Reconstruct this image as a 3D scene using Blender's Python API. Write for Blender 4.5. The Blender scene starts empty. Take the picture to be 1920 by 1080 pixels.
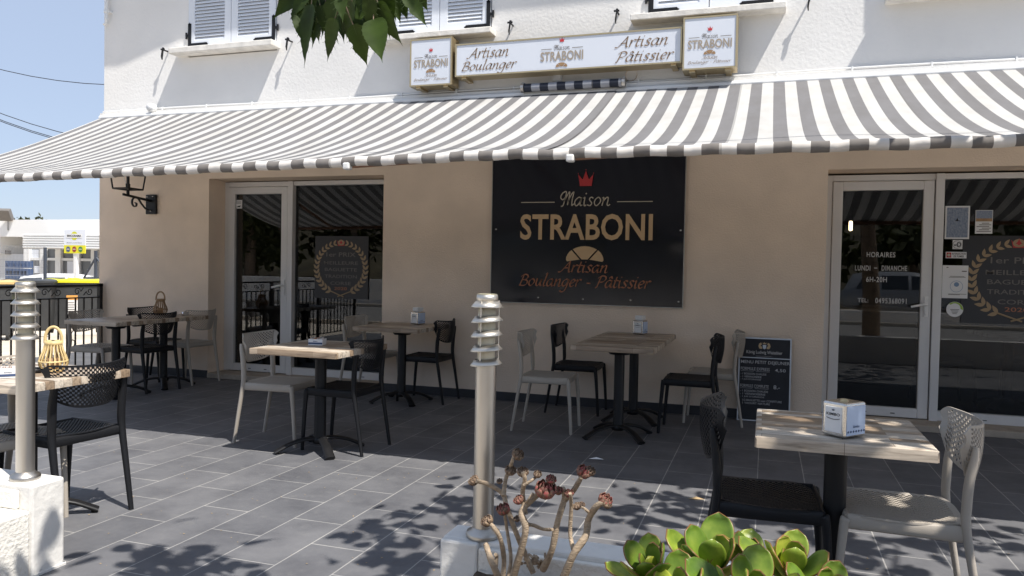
import bpy, bmesh, math, random
from mathutils import Vector, Matrix, Euler
rad = math.radians
PI = math.pi
random.seed(11)
scene = bpy.context.scene
col = scene.collection

# ------------------------------------------------------------------ camera, sky, sun, exposure
FPX, YAW, PITCH, ROLL, HC = 1443.46, .318300530, -.0260623988, .0188593214, 1.33
_F = Vector((-math.sin(YAW) * math.cos(PITCH), math.cos(YAW) * math.cos(PITCH), math.sin(PITCH)))
_R0 = Vector((math.cos(YAW), math.sin(YAW), 0)); _U0 = _R0.cross(_F)
_R = _R0 * math.cos(ROLL) + _U0 * math.sin(ROLL); _U = _U0 * math.cos(ROLL) - _R0 * math.sin(ROLL)
CAM = Vector((0, 0, HC))
cd = bpy.data.cameras.new('camera'); cam = bpy.data.objects.new('camera', cd); col.objects.link(cam)
cam.matrix_world = Matrix(((_R.x, _U.x, -_F.x, 0), (_R.y, _U.y, -_F.y, 0), (_R.z, _U.z, -_F.z, HC), (0, 0, 0, 1)))
cd.sensor_width = 36; cd.lens = FPX / 1920 * 36; cd.clip_start = .05; cd.clip_end = 2000
scene.camera = cam

SUN_FROM = Vector((.5, -.25, 1)).normalized()
w = bpy.data.worlds.new('World'); scene.world = w; w.use_nodes = True
nt = w.node_tree; bg = nt.nodes['Background']
sky = nt.nodes.new('ShaderNodeTexSky'); sky.sky_type = 'NISHITA'; sky.sun_disc = False
sky.sun_elevation = math.asin(SUN_FROM.z); sky.sun_rotation = math.atan2(SUN_FROM.x, SUN_FROM.y)
sky.dust_density = .35; sky.air_density = .9; sky.ozone_density = 2.0
# one flat pale blue mixed into the sky to even horizon and fill light
sky_mix = nt.nodes.new('ShaderNodeMix'); sky_mix.data_type = 'RGBA'; sky_mix.inputs[0].default_value = .86; sky_mix.inputs[7].default_value = (1.58, 1.86, 2.42, 1)
nt.links.new(sky.outputs[0], sky_mix.inputs[6]); nt.links.new(sky_mix.outputs[2], bg.inputs[0]); bg.inputs[1].default_value = .15
sd = bpy.data.lights.new('sun', 'SUN'); sd.energy = 3.4; sd.angle = rad(.5); sd.color = (1, .955, .885)
so = bpy.data.objects.new('sun', sd); col.objects.link(so)
so.rotation_euler = (-SUN_FROM).to_track_quat('-Z', 'Y').to_euler()
scene.view_settings.view_transform = 'Standard'; scene.view_settings.look = 'None'
scene.view_settings.exposure = 1.0; scene.view_settings.gamma = 1
scene.render.engine = 'CYCLES'
try:
    scene.cycles.use_denoising = True; scene.cycles.denoiser = 'OPENIMAGEDENOISE'
except Exception: pass
scene.cycles.max_bounces = 10; scene.cycles.transparent_max_bounces = 24; scene.cycles.diffuse_bounces = 5
scene.cycles.caustics_reflective = False; scene.cycles.caustics_refractive = False
scene.cycles.sample_clamp_indirect = 6

# ------------------------------------------------------------------ small tools
def at(px, py, X=None, Y=None, Z=None):
    """World point seen at photo pixel (px, py) on the plane X=, Y= or Z=: how the site was surveyed."""
    d = _F + _R * ((px - 960) / FPX) + _U * ((540 - py) / FPX)
    t = X / d.x if X is not None else Y / d.y if Y is not None else (Z - HC) / d.z
    return CAM + d * t

def tag(o, label=None, cat=None, group=None, kind=None):
    if label: o['label'] = label
    if cat: o['category'] = cat
    if group: o['group'] = group
    if kind: o['kind'] = kind
    return o

def thing(name, label, cat, loc=(0, 0, 0), rz=0, group=None):
    o = bpy.data.objects.new(name, None); col.objects.link(o)
    o.empty_display_size = .1; o.location = loc; o.rotation_euler = (0, 0, rz)
    return tag(o, label, cat, group)

def kids(o): return [c for c in bpy.data.objects if c.parent == o]
def dup(o, loc=None, rz=None, label=None, group=None, parent=None):
    c = o.copy(); col.objects.link(c); c.parent = parent
    if loc is not None: c.location = loc
    if rz is not None: c.rotation_euler = (0, 0, rz)
    if label: c['label'] = label
    if group: c['group'] = group
    for k in kids(o): dup(k, parent=c)
    return c

class MB:
    """Collects shapes into one mesh."""
    def __init__(s): s.v = []; s.f = []; s.mi = []; s.sm = []; s.cur = 0
    def add(s, vs, fs, smooth=False):
        b = len(s.v); s.v += [tuple(v) for v in vs]
        for f in fs: s.f.append([i + b for i in f]); s.mi.append(s.cur); s.sm.append(smooth)
        return s
    def mat(s, i): s.cur = i; return s
    def box(s, x0, x1, y0, y1, z0, z1):
        v = [(x, y, z) for x in (x0, x1) for y in (y0, y1) for z in (z0, z1)]
        return s.add(v, [(0, 1, 3, 2), (4, 6, 7, 5), (0, 4, 5, 1), (2, 3, 7, 6), (0, 2, 6, 4), (1, 5, 7, 3)])
    def bbox(s, x0, x1, y0, y1, z0, z1, b=.005, n=2):
        """box with rounded edges"""
        bm = bmesh.new(); bmesh.ops.create_cube(bm, size=1)
        for v in bm.verts: v.co = Vector(((x0 + x1) / 2 + v.co.x * (x1 - x0), (y0 + y1) / 2 + v.co.y * (y1 - y0), (z0 + z1) / 2 + v.co.z * (z1 - z0)))
        bmesh.ops.bevel(bm, geom=bm.edges[:], offset=b, segments=n, affect='EDGES', profile=.5)
        bm.verts.index_update()
        s.add([v.co.copy() for v in bm.verts], [[v.index for v in f.verts] for f in bm.faces]); bm.free(); return s
    def quad(s, a, b, c, d): return s.add([a, b, c, d], [(0, 1, 2, 3)])
    def poly(s, pts): return s.add(pts, [list(range(len(pts)))])
    def tube(s, path, r, n=8, cap=True, flat=None, smooth=True, up=None):
        """tube along path; r number or list; flat=(a,b) scales the section along the side and the up axis"""
        P = [Vector(p) for p in path]; m = len(P)
        rs = r if isinstance(r, (list, tuple)) else [r] * m
        fl = flat or (1, 1); vs = []; prev = None
        for i, p in enumerate(P):
            t = (P[min(i + 1, m - 1)] - P[max(i - 1, 0)]).normalized()
            if prev is None:
                ref = Vector(up) if up else (Vector((0, 0, 1)) if abs(t.z) < .9 else Vector((1, 0, 0)))
                a = t.cross(ref).normalized()
            else: a = (prev - t * prev.dot(t)).normalized()
            prev = a; b = t.cross(a)
            for k in range(n):
                an = 2 * PI * (k + .5) / n
                vs.append(p + a * (math.cos(an) * rs[i] * fl[0]) + b * (math.sin(an) * rs[i] * fl[1]))
        fs = [(i * n + k, i * n + (k + 1) % n, (i + 1) * n + (k + 1) % n, (i + 1) * n + k) for i in range(m - 1) for k in range(n)]
        s.add(vs, fs, smooth)
        if cap: s.add(vs[:n], [list(range(n))[::-1]]); s.add(vs[-n:], [list(range(n))])
        return s
    def lathe(s, prof, c=(0, 0, 0), n=24, smooth=True, tilt=None):
        vs = []
        for r, z in prof:
            for k in range(n):
                a = 2 * PI * k / n; p = Vector((r * math.cos(a), r * math.sin(a), z))
                if tilt: p = tilt @ p
                vs.append(p + Vector(c))
        fs = [(i * n + k, i * n + (k + 1) % n, (i + 1) * n + (k + 1) % n, (i + 1) * n + k) for i in range(len(prof) - 1) for k in range(n)]
        return s.add(vs, fs, smooth)
    def cyl(s, a, b, r, n=14, r2=None): return s.tube([a, b], [r, r if r2 is None else r2], n)
    def grid(s, f, nu, nv, smooth=True, skip=None):
        vs = [f(i / nu, j / nv) for i in range(nu + 1) for j in range(nv + 1)]
        fs = [(i * (nv + 1) + j, (i + 1) * (nv + 1) + j, (i + 1) * (nv + 1) + j + 1, i * (nv + 1) + j + 1) for i in range(nu) for j in range(nv)]
        return s.add(vs, fs, smooth)
    def xf(s, M, start=0):
        for i in range(start, len(s.v)): s.v[i] = tuple(M @ Vector(s.v[i]))
        return s
    def build(s, name, mats, parent=None, solid=None, bevel=None, loc=None):
        me = bpy.data.meshes.new(name); me.from_pydata([tuple(v) for v in s.v], [], s.f)
        mats = mats if isinstance(mats, (list, tuple)) else [mats]
        for m in mats: me.materials.append(m)
        me.polygons.foreach_set('material_index', s.mi); me.polygons.foreach_set('use_smooth', s.sm)
        me.update()
        o = bpy.data.objects.new(name, me); col.objects.link(o)
        if parent: o.parent = parent
        if loc: o.location = loc
        if solid: q = o.modifiers.new('thick', 'SOLIDIFY'); q.thickness = solid; q.offset = 0
        if bevel:
            q = o.modifiers.new('soft', 'BEVEL'); q.width = bevel; q.segments = 2; q.limit_method = 'ANGLE'; q.angle_limit = rad(40)
        return o

def catmull(pts, n=6, closed=False):
    P = [Vector(p) for p in pts]; out = []
    m = len(P)
    if m < 3: return P
    for i in range(m - 1):
        a, b, c, d = P[max(i - 1, 0)], P[i], P[i + 1], P[min(i + 2, m - 1)]
        for k in range(n):
            t = k / n
            out.append(.5 * ((2 * b) + (c - a) * t + (2 * a - 5 * b + 4 * c - d) * t * t + (3 * b - a - 3 * c + d) * t ** 3))
    return out + [P[-1]]

# ------------------------------------------------------------------ materials
def srgb(r, g, b):
    f = lambda c: (c / 255 / 12.92) if c <= 10 else ((c / 255 + .055) / 1.055) ** 2.4
    return (f(r), f(g), f(b))
def mat(name, c, rough=.6, metal=0, bump=0, bscale=40, var=0, vscale=6, spec=.5, emit=None, estr=1, detail=6, stretch=None):
    m = bpy.data.materials.new(name); m.use_nodes = True
    N = m.node_tree.nodes; Lk = m.node_tree.links; b = N['Principled BSDF']
    b.inputs['Base Color'].default_value = (*c, 1); b.inputs['Roughness'].default_value = rough
    b.inputs['Metallic'].default_value = metal; b.inputs['Specular IOR Level'].default_value = spec
    if emit: b.inputs['Emission Color'].default_value = (*emit, 1); b.inputs['Emission Strength'].default_value = estr
    if var or bump:
        tc = N.new('ShaderNodeTexCoord'); mp = N.new('ShaderNodeMapping'); Lk.new(tc.outputs['Object'], mp.inputs[0])
        if stretch: mp.inputs['Scale'].default_value = stretch
    if var:
        n = N.new('ShaderNodeTexNoise'); n.inputs['Scale'].default_value = vscale; n.inputs['Detail'].default_value = detail; Lk.new(mp.outputs[0], n.inputs[0])
        r = N.new('ShaderNodeMapRange'); r.inputs[1].default_value = .3; r.inputs[2].default_value = .7
        r.inputs[3].default_value = 1 - var; r.inputs[4].default_value = 1 + var; Lk.new(n.outputs[0], r.inputs[0])
        x = N.new('ShaderNodeMix'); x.data_type = 'RGBA'; x.blend_type = 'MULTIPLY'; x.inputs[0].default_value = 1
        x.inputs[6].default_value = (*c, 1); Lk.new(r.outputs[0], x.inputs[7]); Lk.new(x.outputs[2], b.inputs['Base Color'])
    if bump:
        n = N.new('ShaderNodeTexNoise'); n.inputs['Scale'].default_value = bscale; n.inputs['Detail'].default_value = 5; Lk.new(mp.outputs[0], n.inputs[0])
        q = N.new('ShaderNodeBump'); q.inputs['Strength'].default_value = bump; q.inputs['Distance'].default_value = .01
        Lk.new(n.outputs[0], q.inputs['Height']); Lk.new(q.outputs[0], b.inputs['Normal'])
    return m
M = {}
M['white_plaster'] = mat('white_plaster', (.79, .775, .75), .9, bump=.32, bscale=34, var=.05, vscale=1.3)
M['beige_plaster'] = mat('beige_plaster', (.83, .685, .55), .92, bump=.5, bscale=70, var=.08, vscale=2.2, detail=9)
M['rough_plaster'] = mat('rough_plaster', (.78, .75, .69), .95, bump=.6, bscale=75, var=.13, vscale=5)
M['cap_plaster'] = mat('cap_plaster', (.72, .70, .665), .9, bump=.4, bscale=30, var=.06, vscale=7)
M['sill_stone'] = mat('sill_stone', (.74, .71, .66), .85, bump=.4, bscale=35, var=.14, vscale=9)
M['step_stone'] = mat('step_stone', (.40, .34, .275), .8, bump=.4, bscale=40, var=.18, vscale=9)
M['skirting'] = mat('skirting', (.035, .036, .042), .45, var=.15)
M['pvc'] = mat('white_pvc', (.72, .71, .70), .38, var=.03, vscale=3)
M['shutter'] = mat('shutter_white', (.74, .77, .82), .45)
M['iron'] = mat('black_iron', (.009, .009, .010), .45, spec=.35)
M['dark_gasket'] = mat('gasket', (.01, .01, .01), .6)
M['black_plastic'] = mat('black_plastic', (.009, .0095, .0115), .5, spec=.3, bump=.08, bscale=300)
M['beige_plastic'] = mat('beige_plastic', (.42, .375, .32), .5, spec=.35, bump=.08, bscale=300)
M['steel'] = mat('brushed_steel', (.47, .445, .41), .40, metal=1, bump=.06, bscale=60, var=.08, vscale=8, stretch=(1, 1, .06))
M['lamp_steel'] = mat('louver_steel', (.58, .55, .50), .45, metal=1, var=.08, vscale=20)
M['lamp_core'] = mat('lamp_diffuser', (.62, .56, .42), .5, var=.08, vscale=15)
M['lamp_top'] = mat('lamp_top_cap', (.62, .57, .38), .5)
M['chrome'] = mat('dispenser_metal', (.62, .60, .57), .25, metal=1, var=.08, vscale=30)
M['paper'] = mat('white_paper', (.78, .78, .78), .7)
M['blue_paper'] = mat('pale_blue_panel', (.50, .60, .78), .6)
M['dark_ink'] = mat('dark_ink', (.02, .022, .03), .7)
M['blue_ink'] = mat('blue_ink', (.05, .08, .17), .7)
M['bamboo'] = mat('bamboo', (.66, .50, .24), .55, var=.2, vscale=18)
M['bamboo_dark'] = mat('brown_bamboo', (.36, .22, .11), .55, var=.2, vscale=18)
M['sign_white'] = mat('sign_white', (.70, .73, .79), .35)
M['gold_frame'] = mat('gold_frame', (.58, .46, .27), .35, metal=.75)
M['gold_ink'] = mat('gold_ink', (.55, .40, .22), .5)
M['pale_gold'] = mat('pale_gold_ink', (.50, .44, .35), .5)
M['taupe_ink'] = mat('taupe_ink', (.36, .30, .235), .5)
M['slate_ink'] = mat('slate_ink', (.12, .10, .085), .5)
M['brown_ink'] = mat('brown_ink', (.23, .155, .10), .5)
M['red_ink'] = mat('red_ink', (.50, .03, .035), .5)
M['copper_ink'] = mat('copper_ink', (.40, .15, .07), .5)
M['grey_gold'] = mat('dull_gold_ink', (.36, .26, .15), .6)
M['grey_ink'] = mat('grey_lettering', (.17, .155, .14), .6)
M['white_ink'] = mat('white_vinyl', (.55, .54, .53), .5)
M['chalk'] = mat('chalk', (.55, .55, .56), .9)
M['blackboard'] = mat('blackboard', (.010, .011, .017), .55, var=.3, vscale=12)
M['board_frame'] = mat('board_frame', (.55, .57, .60), .35, metal=.6)
M['soil'] = mat('soil', (.10, .075, .055), .95, bump=1, bscale=40, var=.5, vscale=25)
M['bark'] = mat('bark', (.22, .165, .12), .9, bump=.8, bscale=30, var=.3, vscale=12)
M['asphalt'] = mat('asphalt', (.24, .23, .22), .9, bump=.4, bscale=120, var=.15, vscale=3)
M['paving'] = mat('paving', (.56, .49, .40), .9, bump=.3, bscale=30, var=.12, vscale=2)
M['bin'] = mat('bin_plastic', (.045, .048, .052), .5, var=.1)
M['bin_yellow'] = mat('yellow_lid', (.72, .66, .02), .45)
M['white_metal'] = mat('white_metal', (.78, .78, .77), .4)
M['car_white'] = mat('car_paint', (.74, .74, .74), .22)
M['rubber'] = mat('rubber', (.02, .02, .02), .8)
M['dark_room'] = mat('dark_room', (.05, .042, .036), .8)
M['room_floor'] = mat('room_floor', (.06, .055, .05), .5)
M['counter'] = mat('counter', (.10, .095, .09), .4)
M['arm'] = mat('awning_arm', (.36, .20, .13), .5)
M['hill'] = mat('hill_scrub', (.065, .055, .03), .95, bump=1, bscale=3, var=.5, vscale=.35)
M['litter'] = mat('dry_leaf', (.42, .30, .16), .8)

def glass_mat(name, tint=(.55, .57, .58), refl=1.0):
    m = bpy.data.materials.new(name); m.use_nodes = True; N = m.node_tree.nodes; Lk = m.node_tree.links
    N.remove(N['Principled BSDF'])
    t = N.new('ShaderNodeBsdfTransparent'); t.inputs[0].default_value = (*tint, 1)
    g = N.new('ShaderNodeBsdfGlossy'); g.inputs['Roughness'].default_value = .004; g.inputs[0].default_value = (.95, .95, .95, 1)
    fr = N.new('ShaderNodeFresnel'); fr.inputs[0].default_value = 1.5
    ml = N.new('ShaderNodeMath'); ml.operation = 'MULTIPLY'; ml.inputs[1].default_value = refl; ml.use_clamp = True
    Lk.new(fr.outputs[0], ml.inputs[0])
    x = N.new('ShaderNodeMixShader'); Lk.new(ml.outputs[0], x.inputs[0]); Lk.new(t.outputs[0], x.inputs[1]); Lk.new(g.outputs[0], x.inputs[2])
    Lk.new(x.outputs[0], N['Material Output'].inputs[0]); return m
M['glass'] = glass_mat('window_glass', (.50, .52, .53), 1.4)
M['car_glass'] = mat('car_glass', (.06, .07, .08), .08)
M['clear_glass'] = glass_mat('clear_glass', (.9, .92, .92), 1.5)

def node_mat(name):
    m = bpy.data.materials.new(name); m.use_nodes = True; N = m.node_tree.nodes; Lk = m.node_tree.links
    return m, N, Lk, N['Principled BSDF']
def mth(N, Lk, op, a, b=None, c=None):
    n = N.new('ShaderNodeMath'); n.operation = op
    for i, x in enumerate((a, b, c)):
        if x is None: continue
        if hasattr(x, 'links') or hasattr(x, 'is_linked'): Lk.new(x, n.inputs[i])
        else: n.inputs[i].default_value = x
    return n.outputs[0]
def rgbmix(N, Lk, fac, a, b, mode='MIX'):
    x = N.new('ShaderNodeMix'); x.data_type = 'RGBA'; x.blend_type = mode
    for i, v in ((0, fac), (6, a), (7, b)):
        if hasattr(v, 'is_linked'): Lk.new(v, x.inputs[i])
        elif i == 0: x.inputs[0].default_value = v
        else: x.inputs[i].default_value = (*v, 1)
    return x.outputs[2]
def noise(N, Lk, vec, scale, detail=5, rough=.5):
    n = N.new('ShaderNodeTexNoise'); n.inputs['Scale'].default_value = scale; n.inputs['Detail'].default_value = detail; n.inputs['Roughness'].default_value = rough
    if vec is not None: Lk.new(vec, n.inputs[0])
    return n.outputs[0]
def ramp(N, Lk, fac, stops):
    r = N.new('ShaderNodeValToRGB'); e = r.color_ramp.elements
    while len(e) < len(stops): e.new(.5)
    for i, (p, c) in enumerate(stops): e[i].position = p; e[i].color = (*c, 1)
    Lk.new(fac, r.inputs[0]); return r.outputs[0]

# slate floor tiles, running bond along Y
TW, TL = .2864, .5727
def tile_mat():
    m, N, Lk, b = node_mat('slate_tiles')
    tc = N.new('ShaderNodeTexCoord'); sp = N.new('ShaderNodeSeparateXYZ'); Lk.new(tc.outputs['Object'], sp.inputs[0])
    cb = N.new('ShaderNodeCombineXYZ')
    Lk.new(mth(N, Lk, 'ADD', sp.outputs[1], -2.8725 + TL * 40), cb.inputs[0]); Lk.new(mth(N, Lk, 'ADD', sp.outputs[0], 2.8825 + TW * 41), cb.inputs[1])
    br = N.new('ShaderNodeTexBrick'); Lk.new(cb.outputs[0], br.inputs[0]); br.offset = .5; br.offset_frequency = 2; br.squash = 1
    for k, v in (('Scale', 1), ('Mortar Size', .0032), ('Mortar Smooth', .1), ('Bias', 0), ('Brick Width', TL), ('Row Height', TW)): br.inputs[k].default_value = v
    br.inputs['Color1'].default_value = (.113, .114, .123, 1); br.inputs['Color2'].default_value = (.138, .138, .146, 1); br.inputs['Mortar'].default_value = (.33, .32, .305, 1)
    ob = tc.outputs['Object']
    n1 = noise(N, Lk, ob, 3.0, 9, .62); n2 = noise(N, Lk, ob, 14, 8, .65)
    c = rgbmix(N, Lk, 1, br.outputs[0], ramp(N, Lk, n1, [(.3, (.72, .72, .74)), (.5, (1, 1, 1)), (.72, (1.28, 1.27, 1.24))]), 'MULTIPLY')
    dust = ramp(N, Lk, n2, [(.56, (0, 0, 0)), (.80, (1, 1, 1))])
    dm = N.new('ShaderNodeMath'); dm.operation = 'MULTIPLY'; dm.inputs[1].default_value = .5; Lk.new(dust, dm.inputs[0])
    c = rgbmix(N, Lk, dm.outputs[0], c, (.20, .195, .185))
    n3 = noise(N, Lk, ob, 1.1, 3); sm = ramp(N, Lk, n3, [(.60, (0, 0, 0)), (.72, (1, 1, 1))]); n4 = noise(N, Lk, ob, 45, 6, .7)
    sp4 = ramp(N, Lk, n4, [(.58, (0, 0, 0)), (.68, (1, 1, 1))]); s5 = mth(N, Lk, 'MULTIPLY', sm, sp4); s5 = mth(N, Lk, 'MULTIPLY', s5, .75)
    c = rgbmix(N, Lk, s5, c, (.30, .29, .28))
    Lk.new(c, b.inputs['Base Color'])
    rr = N.new('ShaderNodeMapRange'); rr.inputs[3].default_value = .42; rr.inputs[4].default_value = .72; Lk.new(n2, rr.inputs[0]); Lk.new(rr.outputs[0], b.inputs['Roughness'])
    b.inputs['Specular IOR Level'].default_value = .45
    bp = N.new('ShaderNodeBump'); bp.inputs['Strength'].default_value = .35; bp.inputs['Distance'].default_value = .004
    hh = mth(N, Lk, 'SUBTRACT', n2, mth(N, Lk, 'MULTIPLY', br.outputs['Fac'], .8)); Lk.new(hh, bp.inputs['Height']); Lk.new(bp.outputs[0], b.inputs['Normal'])
    return m
M['tiles'] = tile_mat()

def stripe_mat(name, period, x0, ca, cb_, transl=.12, edge=.5):
    m, N, Lk, b = node_mat(name)
    tc = N.new('ShaderNodeTexCoord'); sp = N.new('ShaderNodeSeparateXYZ'); Lk.new(tc.outputs['Object'], sp.inputs[0])
    u = mth(N, Lk, 'FRACT', mth(N, Lk, 'MULTIPLY', mth(N, Lk, 'ADD', sp.outputs[0], -x0 + 100 * period), 1 / period))
    f = mth(N, Lk, 'GREATER_THAN', u, edge)
    c = rgbmix(N, Lk, f, ca, cb_)
    mp = N.new('ShaderNodeMapping'); mp.inputs['Scale'].default_value = (3, .7, 3); Lk.new(tc.outputs['Object'], mp.inputs[0])
    c = rgbmix(N, Lk, 1, c, ramp(N, Lk, noise(N, Lk, mp.outputs[0], 2.2, 6, .6), [(.3, (.90, .89, .87)), (.65, (1.03, 1.03, 1.03))]), 'MULTIPLY')
    if edge == .5:   # sewn seams between the cloth widths
        u2 = mth(N, Lk, 'FRACT', mth(N, Lk, 'MULTIPLY', mth(N, Lk, 'ADD', sp.outputs[0], -x0 + 100 * period), 1 / (period * 6.5)))
        c = rgbmix(N, Lk, mth(N, Lk, 'MULTIPLY', mth(N, Lk, 'LESS_THAN', u2, .012), .45), c, (.16, .155, .15))
    Lk.new(c, b.inputs['Base Color']); b.inputs['Roughness'].default_value = .85; b.inputs['Specular IOR Level'].default_value = .2
    wv = noise(N, Lk, tc.outputs['Object'], 7, 4); bp = N.new('ShaderNodeBump'); bp.inputs['Strength'].default_value = .25; bp.inputs['Distance'].default_value = .01
    Lk.new(wv, bp.inputs['Height']); Lk.new(bp.outputs[0], b.inputs['Normal'])
    tr = N.new('ShaderNodeBsdfTranslucent'); Lk.new(c, tr.inputs[0]); x = N.new('ShaderNodeMixShader'); x.inputs[0].default_value = transl
    Lk.new(b.outputs[0], x.inputs[1]); Lk.new(tr.outputs[0], x.inputs[2]); Lk.new(x.outputs[0], N['Material Output'].inputs[0])
    return m
SP = .186
M['awning'] = stripe_mat('striped_canvas', SP, .205, (.195, .191, .196), (.525, .518, .505), .15)
M['valance'] = stripe_mat('striped_valance', SP, .205, (.20, .185, .175), (.72, .69, .66), .04)
M['old_roll'] = stripe_mat('dark_striped_roll', .17, -2.29, (.03, .035, .05), (.30, .31, .34), 0)

def wood_mat(name='table_wood'):
    m, N, Lk, b = node_mat(name)
    tc = N.new('ShaderNodeTexCoord'); ob = tc.outputs['Object']
    oi = N.new('ShaderNodeObjectInfo')
    br = N.new('ShaderNodeTexBrick'); br.offset = .37; br.offset_frequency = 2
    sh = N.new('ShaderNodeVectorMath'); sh.operation = 'ADD'; Lk.new(ob, sh.inputs[0]); sh.inputs[1].default_value = (5, 5.035, 0); Lk.new(sh.outputs[0], br.inputs[0])
    for k, v in (('Scale', 1), ('Mortar Size', .0009), ('Brick Width', .43), ('Row Height', .050), ('Bias', 0)): br.inputs[k].default_value = v
    br.inputs['Color1'].default_value = (0, 0, 0, 1); br.inputs['Color2'].default_value = (1, 1, 1, 1); br.inputs['Mortar'].default_value = (.3, .3, .3, 1)
    mp = N.new('ShaderNodeMapping'); mp.inputs['Scale'].default_value = (1.6, 22, 22); Lk.new(ob, mp.inputs[0])
    g = noise(N, Lk, mp.outputs[0], 3.2, 8, .6)
    tone = ramp(N, Lk, br.outputs[0], [(0, (.20, .14, .092)), (.3, (.36, .275, .195)), (.6, (.49, .42, .34)), (1, (.58, .52, .44))])
    c = rgbmix(N, Lk, 1, tone, ramp(N, Lk, g, [(.30, (.42, .39, .37)), (.5, (1, 1, 1)), (.72, (1.3, 1.28, 1.25))]), 'MULTIPLY')
    kn = ramp(N, Lk, noise(N, Lk, ob, 9, 2), [(.66, (0, 0, 0)), (.76, (1, 1, 1))]); kf = mth(N, Lk, 'MULTIPLY', kn, .5)
    c = rgbmix(N, Lk, kf, c, (.14, .09, .06))
    c = rgbmix(N, Lk, br.outputs['Fac'], c, (.10, .07, .05))
    Lk.new(c, b.inputs['Base Color']); b.inputs['Roughness'].default_value = .42
    bp = N.new('ShaderNodeBump'); bp.inputs['Strength'].default_value = .15; bp.inputs['Distance'].default_value = .003; Lk.new(g, bp.inputs['Height']); Lk.new(bp.outputs[0], b.inputs['Normal'])
    return m
M['wood'] = wood_mat()

def leaf_mat(name, ca, cb_, transl=.35, rough=.45, veins=False):
    m, N, Lk, b = node_mat(name)
    tc = N.new('ShaderNodeTexCoord'); n = noise(N, Lk, tc.outputs['Object'], 9, 4)
    c = ramp(N, Lk, n, [(.3, ca), (.7, cb_)]); Lk.new(c, b.inputs['Base Color']); b.inputs['Roughness'].default_value = rough; b.inputs['Specular IOR Level'].default_value = .3
    tr = N.new('ShaderNodeBsdfTranslucent'); Lk.new(rgbmix(N, Lk, 1, c, (1.5, 1.6, .7), 'MULTIPLY'), tr.inputs[0]); x = N.new('ShaderNodeMixShader'); x.inputs[0].default_value = transl
    Lk.new(b.outputs[0], x.inputs[1]); Lk.new(tr.outputs[0], x.inputs[2]); Lk.new(x.outputs[0], N['Material Output'].inputs[0]); return m
M['mulberry'] = leaf_mat('mulberry_leaf', (.018, .034, .004), (.042, .075, .009), .22, .6)
M['vein'] = mat('leaf_vein', (.07, .12, .03), .6)
M['scrub_leaf'] = leaf_mat('scrub_leaf', (.03, .045, .015), (.075, .075, .03), .15, .8)
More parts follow.
